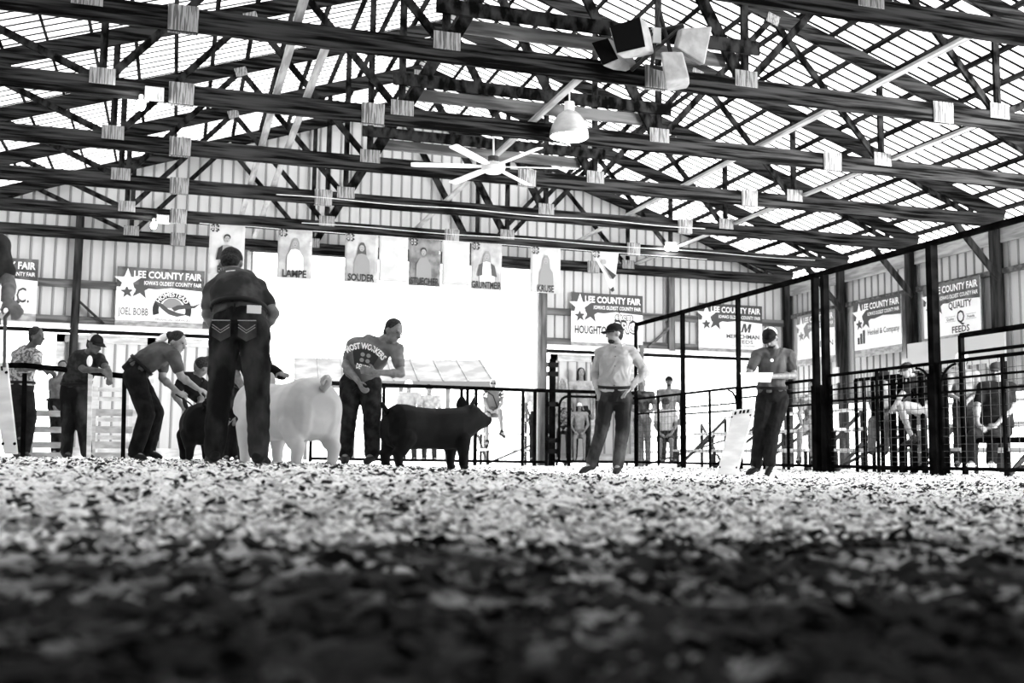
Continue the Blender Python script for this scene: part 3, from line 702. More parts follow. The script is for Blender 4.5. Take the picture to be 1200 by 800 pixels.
# folded gates stacked behind the fourth panel
for i, (x, y0, y1, lab) in enumerate([(10.45, 15.0, 13.9, 'left'), (10.62, 14.8, 13.6, 'middle'), (10.8, 14.5, 13.3, 'right')]):
    mesh_panel((x, y0), (x, y1), .1, 1.5, 'narrow folded gate leaning behind the mesh panel, %s of three' % lab, 'folded gates behind the pen', 6, (1.2,), arch=1, wire=False, r=.022)
mesh_panel((10.35, 12.4), (10.35, 9.5), .5, 1.95, 'raised pipe gate with a rounded corner at the right edge of the photo', None, 3, (1.7,), arch=0, wire=False, r=.03)
# far fence along the doorway
YF = 22.3
def fx(px): return onY(px, 457, YF).x
def zf(py, px=600): return onY(px, py, YF).z
s = empty('pipe_fence', (fx(545), YF, 0)); tag(s, 'dark pipe fence across the doorway behind the black pig', 'fence')
zt_ = zf(457, 620)
MB().tube([(fx(366), YF, zt_+.02), (fx(641), YF, zt_)], .042, 10).build('top_rail', M_pipe, s); MB().tube([(fx(366), YF, .13), (fx(641), YF, .10)], .03, 8).build('bottom_rail', M_pipe, s)
for px in (366, 450, 541, 548, 558, 613, 627, 641): MB().box((fx(px)-.03, YF-.03, 0), (fx(px)+.03, YF+.03, zt_)).build('upright', M_pipe, s)
s = empty('pipe_gate', (fx(695), YF, 0)); tag(s, 'pipe gate with a rounded top corner, behind the legs of the standing man', 'gate')
MB().tube([(fx(641), YF-.02, zt_), (fx(744), YF-.02, zt_)], .04, 10).build('top_rail', M_pipe, s); MB().tube([(fx(648), YF, .12), (fx(744), YF, .12)], .03, 8).build('bottom_rail', M_pipe, s)
ar = [(fx(655)+.22*(1-math.cos(t)), YF-.03, zt_-.33+.22*math.sin(t)) for t in [PI/2*i/6 for i in range(7)]]
MB().tube([(fx(655), YF-.03, .1)]+ar+[(fx(743), YF-.03, zt_-.11)], .028, 8).build('arch_pipe', M_pipe, s)
for px in (667, 700, 724): MB().box((fx(px)-.035, YF-.03, 0), (fx(px)+.035, YF+.03, zt_)).build('upright', M_pipe, s)
s = empty('gate_post', (fx(649), YF+.08, 0)); tag(s, 'dark hinge post with brackets, left of the children behind the gate', 'post')
MB().box((fx(649)-.06, YF+.05, 0), (fx(649)+.06, YF+.15, zf(418))).build('post', M_pipe, s)
for z in (zf(425), zf(436), zf(472), zf(515), zf(528)): MB().box((fx(649)-.12, YF+.04, z-.05), (fx(649)+.12, YF+.16, z+.05)).build('bracket', M_black, s)
# left rail fence the two men lean on
def PG(px, D, z=None):
    p = P(px, 500, D); return Vector((p.x, p.y, ground(p.x, p.y) if z is None else z))
DL = 13.4
s = empty('rail_fence', PG(60, DL)); tag(s, 'dark pipe rail that the two men at left lean their arms on', 'fence')
MB().tube([P(-25, 428, DL), P(30, 428, DL), P(150, 441, DL)], .035, 10).build('top_rail', M_pipe, s)
for px in (29, 106, 146):
    a, b_ = P(px, 437, DL), PG(px, DL); MB().bar(a, (b_.x, b_.y, b_.z-.05), .05, .05, (0, 1, 0)).build('upright', M_pipe if px != 106 else M_plank, s)
def hurdle(x0, x1, D, ys_, label, hgt=7):
    s = empty('board_fence', PG((x0+x1)/2, D)); tag(s, label, 'fence', 'pale board fences at the left end')
    for y in ys_:
        MB().bar(P(x0, y, D), P(x1, y+.7, D), .025, hgt*D/F, (0, 0, 1)).build('plank', M_plank, s)
    for px in (x0+2, x1-2):
        a = P(px, ys_[0]-4, D); g = PG(px, D); MB().bar(a, (g.x, g.y, g.z-.04), .09, .05, (0, 1, 0)).build('upright', M_plank, s)
hurdle(34, 82, 14.4, (484, 503, 521, 533), 'pale board fence between the two leaning men, low four-board panel')
hurdle(107, 162, 14.2, (483, 503, 521, 534), 'pale board fence behind the bending woman, right of the man in the two-tone cap', 8)
hurdle(110, 150, 16.5, (456, 467, 491, 512), 'pale board fence farther back, seen above the panel behind the bending woman', 5)

# ================================================================ OUTDOORS: shed, bleachers
D = 46
M_shed = mat('shed_roof_weathered', .06, .9, .12, (1, 1, 1)); 
s = empty('open_shed', P(470, 540, D)); tag(s, 'low open shed with a pale weathered roof, seen through the doorway', 'shed')
def S(px, py, D): return P(px, py, D)
a, b_, c, d = S(345, 448, D), S(578, 449, D), S(562, 424, D+4), S(345, 421, D+4)
b = MB(); up = Vector((0, 0, .08)); b.add([a, b_, c, d, a+up, b_+up, c+up, d+up], [(3, 2, 1, 0), (4, 5, 6, 7), (0, 1, 5, 4), (1, 2, 6, 5), (2, 3, 7, 6), (3, 0, 4, 7)]); b.build('roof', M_shed, s)
for i in range(9):
    t = i/8; p = a.lerp(b_, t); q = d.lerp(c, t); MB().bar(p+up*1.2, q+up*1.2, .06, .05).build('roof_seam', M_shed, s)
MB().bar(a-up, b_-up, .06, .3).build('fascia', mat('fascia_grey', .07, .8), s)
for px in (360, 415, 470, 525, 570):
    p = S(px, 450, D+.3); MB().box((p.x-.08, p.y-.08, -.1), (p.x+.08, p.y+.08, p.z)).build('post', M_shed, s)
for px, w_ in ((365, 6), (420, 14), (455, 10), (496, 10), (525, 9), (560, 8)):
    p = S(px, 424.5, D+4.2); MB().box((p.x-w_*.018, p.y-.1, p.z), (p.x+w_*.018, p.y+.1, p.z+.12)).build('ridge_vent', M_dgrey, s)
def bleacher(O, X, Yb, L, rows, label, rise=.38, run=.6, z0=.42, m=None):
    """rows of planks: O front left on ground, X along, Yb backwards"""
    m = m or mat('bleacher_aluminium', .6, .4); O = Vector(O); X = Vector(X).normalized(); Yb = Vector(Yb).normalized()
    s = empty('bleacher', O+X*L/2); tag(s, label, 'bleachers', None)
    for r_ in range(rows):
        z = z0+rise*r_; p = O+Yb*(run*r_)+Vector((0, 0, z)); MB().bar(p, p+X*L, .24, .045, (0, 0, 1)).build('seat_plank', m, s)
        if r_: q = O+Yb*(run*r_-.28)+Vector((0, 0, z-rise-.02)); MB().bar(q, q+X*L, .22, .04, (0, 0, 1)).build('foot_plank', m, s)
    n = max(2, int(L/1.8)+1)
    for i in range(n):
        e = O+X*(.2+(L-.4)*i/(n-1)); 
        MB().bar(e+Vector((0, 0, .05)), e+Yb*(run*(rows-1))+Vector((0, 0, z0+rise*(rows-1)-.04)), .04, .06).build('stringer', M_dgrey, s)
        for r_ in range(rows):
            q = e+Yb*(run*r_); MB().bar(q, q+Vector((0, 0, z0+rise*r_-.03)), .05, .05, (0, 1, 0)).build('leg', M_black, s)
        if i < n-1:
            e2 = O+X*(.2+(L-.4)*(i+1)/(n-1)); MB().bar(e+Vector((0, 0, .1)), e2+Vector((0, 0, z0+.3)), .04, .04).build('brace', M_dgrey, s)
    return s
p = P(566, 543, 24.8); bleacher((p.x, YW+.75, -.05), X1, (0, 1, 0), 1.9, 4, 'white metal bleachers outside the doorway, under the woman with crossed legs')
bleacher((8.7, YW+.9, -.05), X1, (0, 1, 0), 4.6, 3, 'white metal bleachers outside behind the standing man and the children')
bleacher((10.9, 22.6, -.03), (0, -1, 0), (1, 0, 0), 5.6, 3, 'bleachers inside the barn by the right wall, rear section')
bleacher((11.0, 16.6, -.03), (0, -1, 0), (1, 0, 0), 6.5, 3, 'bleachers inside the barn by the right wall, section nearest the camera')
# ================================================================ PEOPLE AND PIGS
RH = Vector((cy, -sy, 0)); UZ = Vector((0, 0, 1))
def cvec(r, u, t): return (RH*r+UZ*u-HF*t)
def frame_loft(b, rings, n=16):
    """closed loft; ring = (centre, side vector, normal-ish vector, a, b)"""
    vs = []; fs = []
    for c, s_, u_, ra, rb in rings:
        for k in range(n): t = 2*PI*k/n; vs.append(c+s_*(ra*math.cos(t))+u_*(rb*math.sin(t)))
    m = len(rings)
    for i in range(m-1):
        for k in range(n): fs.append((i*n+k, i*n+(k+1) % n, (i+1)*n+(k+1) % n, (i+1)*n+k))
    fs += [tuple(range(n-1, -1, -1)), tuple((m-1)*n+k for k in range(n))]
    b.add(vs, fs)
def cap(b, p, q, r0, r1, n=12):
    """tapered capsule"""
    p = Vector(p); q = Vector(q); d = q-p
    if d.length < 1e-5: b.ell(p, ((r0,0,0),(0,r0,0),(0,0,r0)), 0, n, 6); return
    L = d.length; d.normalize(); x = d.orthogonal().normalized(); y = d.cross(x); rings = []
    for j in range(4): a = PI/2*(j+.35)/4; rings.append((p-d*(r0*math.cos(a)), x, y, r0*math.sin(a), r0*math.sin(a)))
    for t in (0, .33, .66, 1): rr = r0+(r1-r0)*t; rings.append((p+d*(L*t), x, y, rr, rr))
    for j in range(3, -1, -1): a = PI/2*(j+.35)/4; rings.append((q+d*(r1*math.cos(a)), x, y, r1*math.sin(a), r1*math.sin(a)))
    frame_loft(b, rings, n)
def bake(b, name, voxel, m, parent, smooth=4, wrinkle=0, seed=0):
    me = b.mesh('tmp'); o = bpy.data.objects.new('tmp', me); COL.objects.link(o)
    r = o.modifiers.new('r', 'REMESH'); r.mode = 'VOXEL'; r.voxel_size = voxel; r.use_smooth_shade = True
    if smooth: s_ = o.modifiers.new('s', 'SMOOTH'); s_.iterations = smooth; s_.factor = .5
    dg = bpy.context.evaluated_depsgraph_get(); dg.update()
    out = bpy.data.meshes.new_from_object(o.evaluated_get(dg)); bpy.data.objects.remove(o); bpy.data.meshes.remove(me)
    if wrinkle:
        n = len(out.vertices); co = np.empty(n*3); out.vertices.foreach_get('co', co); nn = np.empty(n*3); out.vertex_normals.foreach_get('vector', nn)
        co = co.reshape(-1, 3); nn = nn.reshape(-1, 3)
        d = np.array([noise.noise(Vector((c[0]*13+seed, c[1]*13, c[2]*7+4*noise.noise(Vector(c*5))))) for c in co])
        co += nn*(d*wrinkle)[:, None]; out.vertices.foreach_set('co', co.ravel())
    out.polygons.foreach_set('use_smooth', [True]*len(out.polygons)); out.name = name; out.materials.clear(); out.materials.append(m)
    return link(name, out, None, parent)
def hand(b, w_, h_, nrm, s, curl=.5, thumb=1, spread=.25):
    """palm and five fingers; w_ wrist, h_ point in hand direction, nrm = palm normal"""
    d = (h_-w_).normalized(); nrm = (nrm-d*nrm.dot(d)).normalized(); x = d.cross(nrm).normalized()
    c = w_+d*.045*s; b.ell(c, (x*.042*s, nrm*.017*s, d*.055*s), 0, 12, 8)
    for i in range(4):
        o_ = (i-1.5)*.021*s; base = w_+d*.082*s+x*o_; ln = (.034, .039, .036, .028)[i]*s
        dd = (d+x*(i-1.5)*spread*.25).normalized(); p = base
        for j in range(3):
            a = curl*(j+.6)*.65; e = (dd*math.cos(a)+nrm*math.sin(a)).normalized(); q = p+e*ln*(1, .75, .6)[j]
            cap(b, p, q, .0098*s, .0088*s, 8); p = q
    t0 = w_+d*.03*s+x*(thumb*.032*s); t1 = t0+(d*.6+x*thumb*.7+nrm*.25).normalized()*.04*s; t2 = t1+(d*.85+x*thumb*.15+nrm*.4).normalized()*.032*s
    cap(b, t0, t1, .013*s, .011*s, 8); cap(b, t1, t2, .011*s, .0095*s, 8)
M_cl = {}
def cloth(v, v2=None, sc=(14, 14, 14), spec=.1):
    k = (v, v2, sc)
    if k not in M_cl: M_cl[k] = mat('cloth_%d' % len(M_cl), v, .9, v2 if v2 is not None else min(1, v*1.5+.004), sc, bump=.1, spec=spec)
    return M_cl[k]
M_sk = [mat('skin_light', .20, .5, .26, (20, 20, 20)), mat('skin_mid', .11, .5, .16, (20, 20, 20)), mat('skin_dark', .05, .5, .08, (20, 20, 20))]
M_hair = mat('dark_hair', .012, .7, .03, (60, 60, 60), bump=.3, spec=.1); M_hairp = mat('fair_hair', .30, .7, .5, (60, 60, 60), bump=.3); M_eye = mat('eye_dark', .01, .3)
def person(label, D, J, face, shirt, pants, s=1.0, fat=1.0, voxel=.012, skin=0, hair='short', hairm=None, capm=None, capback=None, sleeve=.55, shorts=None,
           hands=('relax', 'relax'), belt=True, shoes=None, group=None, wrinkle=.006, longhair=False, legw=1.0, beard=False, palm=None):
    q = {}
    for k, c in J.items(): q[k] = P(c[0], c[1], D+(c[2] if len(c) > 2 else 0))
    if 'belly' not in q: q['belly'] = q['pelvis'].lerp(q['chest'], .5)
    gx = (q['anl']+q['anr'])/2; gz = min(q['toel'].z, q['toer'].z)
    root = empty('person', (gx.x, gx.y, gz-.03)); tag(root, label, 'person', group)
    sd = (q['shr']-q['shl']).normalized(); hs = (q['hipr']-q['hipl']).normalized(); fc = cvec(*face).normalized()
    # ---- body: one continuous mesh
    def torso(b, g, hips=True):
        pts = [(q['pelvis']+(q['pelvis']-q['belly']).normalized()*.06*s, hs, .12, .085), (q['pelvis'], hs, .150, .112), (q['belly'], (hs+sd).normalized(), .138*fat, .105*fat),
               (q['chest'], sd, .160*(.5+.5*fat), .118*(.4+.6*fat)), (q['chest'].lerp(q['neck'], .6), sd, .145, .098), (q['neck'], sd, .075, .065)]
        if not hips: pts = [(q['pelvis'].lerp(q['belly'], -.12 if not belt else .25), hs, .152*fat, .114*fat)]+pts[2:]; pts.insert(1, (pts[0][0].lerp(q['belly'], .4), hs, .150*fat, .112*fat))
        C = [p[0] for p in pts]; rings = []
        # resample smoothly
        for i in range(len(pts)-1):
            for t in (0, .5) if i < len(pts)-2 else (0, .5, 1):
                c = C[i].lerp(C[i+1], t); sv = (pts[i][1]*(1-t)+pts[i+1][1]*t).normalized(); a = pts[i][2]*(1-t)+pts[i+1][2]*t; bb = pts[i][3]*(1-t)+pts[i+1][3]*t
                ax = (C[min(i+1, 5)]-C[i]).normalized(); n_ = ax.cross(sv).normalized(); sv2 = n_.cross(ax).normalized(); rings.append((c, sv2, n_, a*s+g, bb*s+g))
        frame_loft(b, rings, 20)
        for side in 'lr': cap(b, q['chest'].lerp(q['neck'], .7), q['sh'+side], .07*s+g, .060*s+g)
        if hips: cap(b, q['hipl'], q['hipr'], .092*s+g, .092*s+g)
    B = MB(); torso(B, 0)
    hd = q['head']; up = (hd-q['neck']).normalized(); up = (UZ*.6+up*.6); up = (up-fc*up.dot(fc)).normalized(); hx = fc.cross(up).normalized()
    cap(B, q['neck'], hd-up*.05*s-fc*.01*s, .058*s, .054*s)
    B.ell(hd+up*.02*s-fc*.008*s, (hx*.076*s, fc*.096*s, up*.098*s), 0, 20, 14)
    B.ell(hd-up*.045*s+fc*.028*s, (hx*.058*s, fc*.062*s, up*.068*s), 0, 16, 12)
    B.ell(hd-up*.098*s+fc*.060*s, (hx*.025*s, fc*.022*s, up*.020*s), 0, 10, 8)        # chin
    cap(B, hd+fc*.088*s+up*.012*s, hd+fc*.108*s-up*.026*s, .010*s, .016*s, 8)           # nose
    B.ell(hd+fc*.082*s+up*.028*s, (hx*.052*s, fc*.012*s, up*.010*s), 0, 12, 6)          # brow
    B.ell(hd+fc*.082*s-up*.060*s, (hx*.024*s, fc*.012*s, up*.011*s), 0, 10, 6)          # lips
    for e in (-1, 1): B.ell(hd+hx*(e*.077*s)-fc*.008*s-up*.01*s, (hx*.012*s, fc*.019*s, up*.031*s), 0, 8, 8)
    for i, side in enumerate('lr'):
        a, e_, w_, h_ = q['sh'+side], q['el'+side], q['wr'+side], q['ha'+side]
        cap(B, a, e_, .053*s, .042*s); cap(B, e_, w_, .043*s, .028*s)
        m_ = e_.lerp(w_, .3); B.ell(m_, ((.044*s, 0, 0), (0, .044*s, 0), (0, 0, .05*s)), 0, 10, 8)
        nrm = (palm[i] if palm else None); nrm = cvec(*nrm) if nrm else (UZ*-.5+HF*.3)
        hand(B, w_, h_, nrm, s, {'relax': .55, 'grip': 1.15, 'flat': .15}[hands[i]], 1 if side == 'l' else -1)
        cap(B, q['hip'+side], q['kn'+side], .088*s*legw, .058*s*legw); cap(B, q['kn'+side], q['an'+side], .058*s*legw, .038*s)
        c_ = q['kn'+side].lerp(q['an'+side], .3); B.ell(c_, ((.058*s, 0, 0), (0, .058*s, 0), (0, 0, .1*s)), 0, 10, 8)
        cap(B, q['an'+side], q['toe'+side], .038*s, .03*s)
    bake(B, 'body', voxel, M_sk[skin], root, 3 if voxel < .014 else 1)
    for e in (-1, 1): MB().ell(hd+hx*(e*.032*s)+fc*.086*s+up*.010*s, (hx*.013*s, fc*.007*s, up*.007*s), 0, 8, 6).build('eye', M_eye, root, smooth=True)
    MB().ell(hd+fc*.092*s-up*.060*s, (hx*.022*s, fc*.004*s, up*.003*s), 0, 8, 6).build('mouth', M_eye, root, smooth=True)
    # ---- hair and cap
    hm = hairm or M_hair
    if hair:
        b = MB()
        if hair == 'short': b.ell(hd+up*.040*s-fc*.022*s, (hx*.082*s, fc*.094*s, up*.088*s), 0, 20, 14); b.ell(hd-up*.02*s-fc*.045*s, (hx*.070*s, fc*.058*s, up*.075*s), 0, 16, 10)
        if hair == 'long':
            b.ell(hd+up*.035*s-fc*.022*s, (hx*.092*s, fc*.100*s, up*.094*s), 0, 20, 14)
            b.ell(hd-up*.06*s-fc*.065*s, (hx*.085*s, fc*.055*s, up*.13*s), 0, 16, 10)
            for e in (-1, 1): cap(b, hd+hx*(e*.078*s)+up*.02*s, hd+hx*(e*.085*s)-up*.16*s-fc*.01*s, .026*s, .03*s)
        if hair == 'bun':
            b.ell(hd+up*.038*s-fc*.020*s, (hx*.084*s, fc*.097*s, up*.088*s), 0, 20, 14); b.ell(hd+up*.045*s-fc*.12*s, (hx*.045*s, fc*.045*s, up*.045*s), 0, 12, 8); b.ell(hd-up*.01*s-fc*.06*s, (hx*.06*s, fc*.05*s, up*.06*s))
        bake(b, 'hair', voxel, hm, root, 2, .004)
    if beard: b = MB(); b.ell(hd-up*.082*s+fc*.045*s, (hx*.050*s, fc*.050*s, up*.036*s)); bake(b, 'beard', voxel, M_hair, root, 1)
    if capm is not None:
        b = MB(); n = 18; vs = []; fs = []; cc = hd+up*.036*s-fc*.01*s
        for j in range(7):
            ph = PI/2*j/6.001
            for i in range(n): t = 2*PI*i/n; vs.append(cc+(hx*(.090*math.cos(t))+fc*(.108*math.sin(t)))*(math.cos(ph)**.75*s)+up*(.092*s*math.sin(ph)))
        for j in range(6):
            for i in range(n): fs.append((j*n+i, j*n+(i+1) % n, (j+1)*n+(i+1) % n, (j+1)*n+i))
        mi = [0 if (math.sin(2*PI*(k % n+.5)/n) > -.1) else 1 for k in range(len(fs))]
        b.v = [tuple(v) for v in vs]; b.f = fs+[tuple(6*n+i for i in range(n))]; b.m = mi+[0]
        cp_ = b.build('cap', [capm, capback or capm], root, smooth=True); so = cp_.modifiers.new('t', 'SOLIDIFY'); so.thickness = .004*s
        b = MB(); vs = []; fs = []
        for j in range(5):
            for i in range(9):
                t = PI*(.12+.76*i/8); r_ = j/4; rr = .104+.078*r_*math.sin(t)**.8
                vs.append(cc+hx*(.092*math.cos(t)*(1-.1*r_))*s+fc*(rr*math.sin(t)*s)-up*(.012*r_+.018*abs(math.cos(t))*r_-.004)*s)
        for j in range(4):
            for i in range(8): fs.append((j*9+i, j*9+i+1, (j+1)*9+i+1, (j+1)*9+i))
        b.add(vs, fs); bl = b.build('cap_bill', capm, cp_, smooth=True); so = bl.modifiers.new('t', 'SOLIDIFY'); so.thickness = .006*s
        MB().ell(cc+up*.094*s, (hx*.008, fc*.008, up*.005)).build('cap_button', capm, cp_)
    # ---- shirt
    b = MB(); torso(b, .018*s, False)
    for side in 'lr':
        a, e_, w_ = q['sh'+side], q['el'+side], q['wr'+side]
        if sleeve > 0:
            t = min(1, sleeve/.5) if sleeve < .6 else 1
            if sleeve <= .6: cap(b, a, a.lerp(e_, t*.62), .068*s, .062*s)
            else: cap(b, a, e_, .066*s, .055*s); cap(b, e_, e_.lerp(w_, .9), .055*s, .042*s)
    bake(b, 'shirt', voxel, shirt, root, 3, wrinkle*(2.0 if voxel < .011 else 1.2), hash(label) % 50 if False else len(label))
    # ---- trousers
    b = MB(); pv = q['pelvis']; frame_loft(b, [(pv+(q['belly']-pv).normalized()*.10*s, hs, hs.cross((q['belly']-pv).normalized()), .150*s*(.4+.6*fat)+.020, .112*s*(.4+.6*fat)+.020), (pv, hs, hs.cross((q['belly']-pv).normalized()), .172*s*(.5+.5*fat), .136*s*(.5+.5*fat)),
                  (pv-(q['belly']-pv).normalized()*.08*s, hs, hs.cross((q['belly']-pv).normalized()), .165*s*(.5+.5*fat), .128*s*(.5+.5*fat))], 20)
    cap(b, q['hipl'], q['hipr'], .108*s, .108*s)
    for side in 'lr':
        h_, k_, a_ = q['hip'+side], q['kn'+side], q['an'+side]
        if shorts: cap(b, h_, h_.lerp(k_, shorts), .105*s*legw, .088*s*legw)
        else: cap(b, h_, k_, .102*s*legw, .076*s*legw); cap(b, k_, k_.lerp(a_, .97), .075*s*legw, .066*s*legw); 
    bake(b, 'trousers' if not shorts else 'shorts', voxel, pants, root, 4, wrinkle*1.5, 3)
    if belt:
        u_ = (q['belly']-pv).normalized(); c = pv+u_*.085*s; n_ = hs.cross(u_).normalized(); vs = []; fs = []; n = 24
        ra, rb = .155*s*(.4+.6*fat)+.026, .117*s*(.4+.6*fat)+.026
        for zz in (-.018, .018):
            for i in range(n): t = 2*PI*i/n; vs.append(c+u_*zz*s+hs*(ra*math.cos(t))+n_*(rb*math.sin(t)))
        for i in range(n): fs.append((i, (i+1) % n, n+(i+1) % n, n+i))
        bb = MB(); bb.add(vs, fs); o = bb.build('belt', mat('belt_leather', .008, .5, spec=.1), root, smooth=True); so = o.modifiers.new('t', 'SOLIDIFY'); so.thickness = .006
    for side in 'lr':
        a_, t_ = q['an'+side], q['toe'+side]; d = (t_-a_); dh = Vector((d.x, d.y, d.z*.6)).normalized(); sx_ = dh.cross(UZ).normalized(); ux = sx_.cross(dh)
        b = MB(); cap(b, a_+UZ*.03*s, a_-ux*.03*s, .052*s, .05*s); b.ell(a_.lerp(t_, .5)-ux*.012*s, (sx_*.047*s, dh*.14*s, ux*.038*s)); b.ell(t_-dh*.02*s, (sx_*.045*s, dh*.06*s, ux*.030*s)); b.ell(a_-dh*.03*s-ux*.035*s, (sx_*.038*s, dh*.05*s, ux*.03*s))
        bake(b, 'shoe', voxel, shoes or mat('boot_leather', .01, .6, spec=.1), root, 2)
    return root, q, (hx, fc, up)
V1, V2, V3 = .009, .012, .016
JEAN = mat('denim_dark', .008, .9, .05, (5, 5, 3), bump=.15, spec=.05, lo=.45, hi=.7); JEANM = mat('denim_faded', .012, .9, .075, (5, 5, 3), bump=.15, spec=.05, lo=.4, hi=.7)
# 1 man bending, from behind
r_, q, _ = person('large man seen from behind bending over the white pig, in jeans with stitched back pockets', 7.45,
  dict(pelvis=(281,374,0), belly=(280,361,.03), chest=(276,341,.14), neck=(271,324,.26), head=(271,310,.33), shl=(250,341,.18), ell=(243,368,.14), wrl=(258,392,.38), hal=(266,398,.45),
       shr=(301,338,.18), elr=(321,367,.10), wrr=(307,390,.34), har=(299,396,.42), hipl=(265,385,0), hipr=(298,385,0), knl=(257,462,-.02), knr=(302,460,-.04), anl=(251,528,0), anr=(303,530,0),
       toel=(246,540,.2), toer=(311,541,.16)), (0, -.75, -.66), cloth(.025, .10, (4, 4, 4)), JEAN, s=1.0, fat=1.14, voxel=V1, skin=1, legw=1.12, belt=True)
pv = q['pelvis']
for sx_ in (-1, 1):
    c = pv+RH*(sx_*.088)-UZ*.085-HF*.145; pk = MB(); pts = [(-.062, .06), (.062, .06), (.062, -.05), (0, -.085), (-.062, -.05)]
    vs = [c+RH*a+UZ*b_+HF*(.012*abs(a)/.06) for a, b_ in pts]; vs += [v-HF*.006 for v in vs]
    pk.add(vs, [(0, 1, 2, 3, 4), (9, 8, 7, 6, 5)]+[(i, 5+i, 5+(i+1) % 5, (i+1) % 5) for i in range(5)]); pk_o = pk.build('back_pocket', JEANM, r_)
    st = MB(); st.tube([c+RH*-.062+UZ*.058-HF*.01, c+RH*.062+UZ*.058-HF*.01], .0035, 5)
    for e in (0, .018): st.tube([c+RH*(-.058)+UZ*(.03-e)-HF*.01, c+RH*0+UZ*(-.01-e)-HF*.012, c+RH*.058+UZ*(.03-e)-HF*.01], .0025, 5)
    st.build('stitching', mat('pale_thread', .3, .8), pk_o)
MB().box(Vector((-.045, -.003, -.03)), Vector((.045, .003, .03))).mesh('p')
lab = MB(); c = pv+RH*.125+UZ*.055-HF*.13; vs = [c+RH*a*.045+UZ*b_*.028+HF*(.03 if a > 0 else 0) for a, b_ in ((-1, 1), (1, 1), (1, -1), (-1, -1))]; vs += [v-HF*.006 for v in vs]
lab.add(vs, [(0, 1, 2, 3), (7, 6, 5, 4)]+[(i, 4+i, 4+(i+1) % 4, (i+1) % 4) for i in range(4)]); lab.build('waistband_patch', mat('pale_patch', .7, .6), r_)
MB().tube([P(258, 324, 7.58), P(266, 319, 7.56), P(275, 318, 7.56), P(285, 320, 7.6)], .012, 8).build('collar', M_white, r_)
MB().box(c-RH*.13+UZ*.0-Vector((.006, .006, .02)), c-RH*.13+Vector((.006, .006, .04))).build('belt_loop', JEANM, r_)
# 2 man in printed T-shirt
r_, q, _ = person('man in a grey printed T-shirt leaning forward between the white and the black pig', 11.0,
  dict(pelvis=(423,440,0), belly=(428,427,-.06), chest=(437,412,-.16), neck=(446,401,-.22), head=(461,388,-.27), shl=(415,404,-.04), ell=(405,428,-.12), wrl=(420,447,-.30), hal=(424,455,-.32),
       shr=(464,409,-.20), elr=(470,438,-.30), wrr=(440,436,-.42), har=(430,434,-.42), hipl=(412,449,0), hipr=(434,449,0), knl=(407,492,-.08), knr=(436,492,-.06), anl=(405,531,0), anr=(436,532,0),
       toel=(404,541,-.14), toer=(430,541,-.14)), (.72, -.42, .55), cloth(.10, .16, (6, 6, 6)), cloth(.006, .02), fat=1.12, voxel=V1, skin=1, hands=('grip', 'relax'), belt=False, legw=1.2, palm=((.6, .2, -.4), (0, 0, -1)))
c = q['chest'].lerp(q['belly'], .45)
# shirt print: white arched words over a dark panel, on the chest
f = Flat(c-RH*.15+UZ*.15-HF*.178, (RH*.97-UZ*.2).normalized(), (-UZ*.98-RH*.15).normalized(), -HF, .30, .28)
s2 = f.poly('shirt_print', [(.05, .28), (.5, .16), (.98, .3), (.72, .95), (.2, .8)], mat('shirt_print_dark', .02, .8), r_, 0)
f.text('MOST WORKERS', 0, 0, .06, T_lite, r_, 2, bold=.03, arc=(.5, 1.05, .24), align='CENTER', cond=.62)
f.text('DEMON', .28, .92, .05, T_lite, r_, 2, bold=.03, wmax=.45)
cl_ = []
for k in range(4):
    t = PI/4+k*PI/2; cl_.append(f.poly('shirt_emblem', [(.52+.14*math.cos(t)+.075*math.cos(a), .50+.14*math.sin(t)+.075*math.sin(a)) for a in [2*PI*i/10 for i in range(10)]], T_pale, r_, 2))
o = MB().tube([P(419, 454, 10.66), P(413, 458, 10.62)], .008, 6).build('hair_clipper', M_black); tag(o, 'small dark clip held in the lower hand of the man in the printed T-shirt', 'clip')
# 3 standing man in button shirt
r_, q, (hx, fc, up) = person('standing man in a pale button shirt, black cap and jeans with hands on his hips', 12.75,
  dict(pelvis=(721,461,0), belly=(720,444,-.03), chest=(722,423,-.02), neck=(723,405,0), head=(720,391,0), shl=(704,414,.05), ell=(697,438,.12), wrl=(700,456,-.02), hal=(703,464,-.06),
       shr=(741,414,-.02), elr=(757,436,.10), wrr=(737,455,-.08), har=(729,462,-.14), hipl=(711,467,0), hipr=(731,467,0), knl=(704,507,-.05), knr=(729,507,-.04), anl=(693,543,-.02), anr=(724,545,-.02),
       toel=(683,552,-.10), toer=(722,553,-.16)), (-.93, -.12, .35), cloth(.22, .32, (6, 6, 6)), JEANM, fat=1.2, voxel=V1, skin=0, hair='short', capm=cloth(.006), sleeve=.9, legw=1.08, beard=True, hands=('grip', 'relax'))
for t in (.05, .25, .45, .65, .85):
    p = q['neck'].lerp(q['pelvis'], t)-HF*.165-RH*.03; MB().ell(p, (RH*.007, HF*.004, UZ*.007)).build('button', T_dark, r_)
MB().tube([q['neck']-RH*.07-HF*.05+UZ*.0, q['neck']-RH*.03-HF*.10-UZ*.02, q['neck']+RH*.04-HF*.10-UZ*.01, q['neck']+RH*.09-HF*.02+UZ*.02], .018, 8).build('collar', cloth(.28), r_)
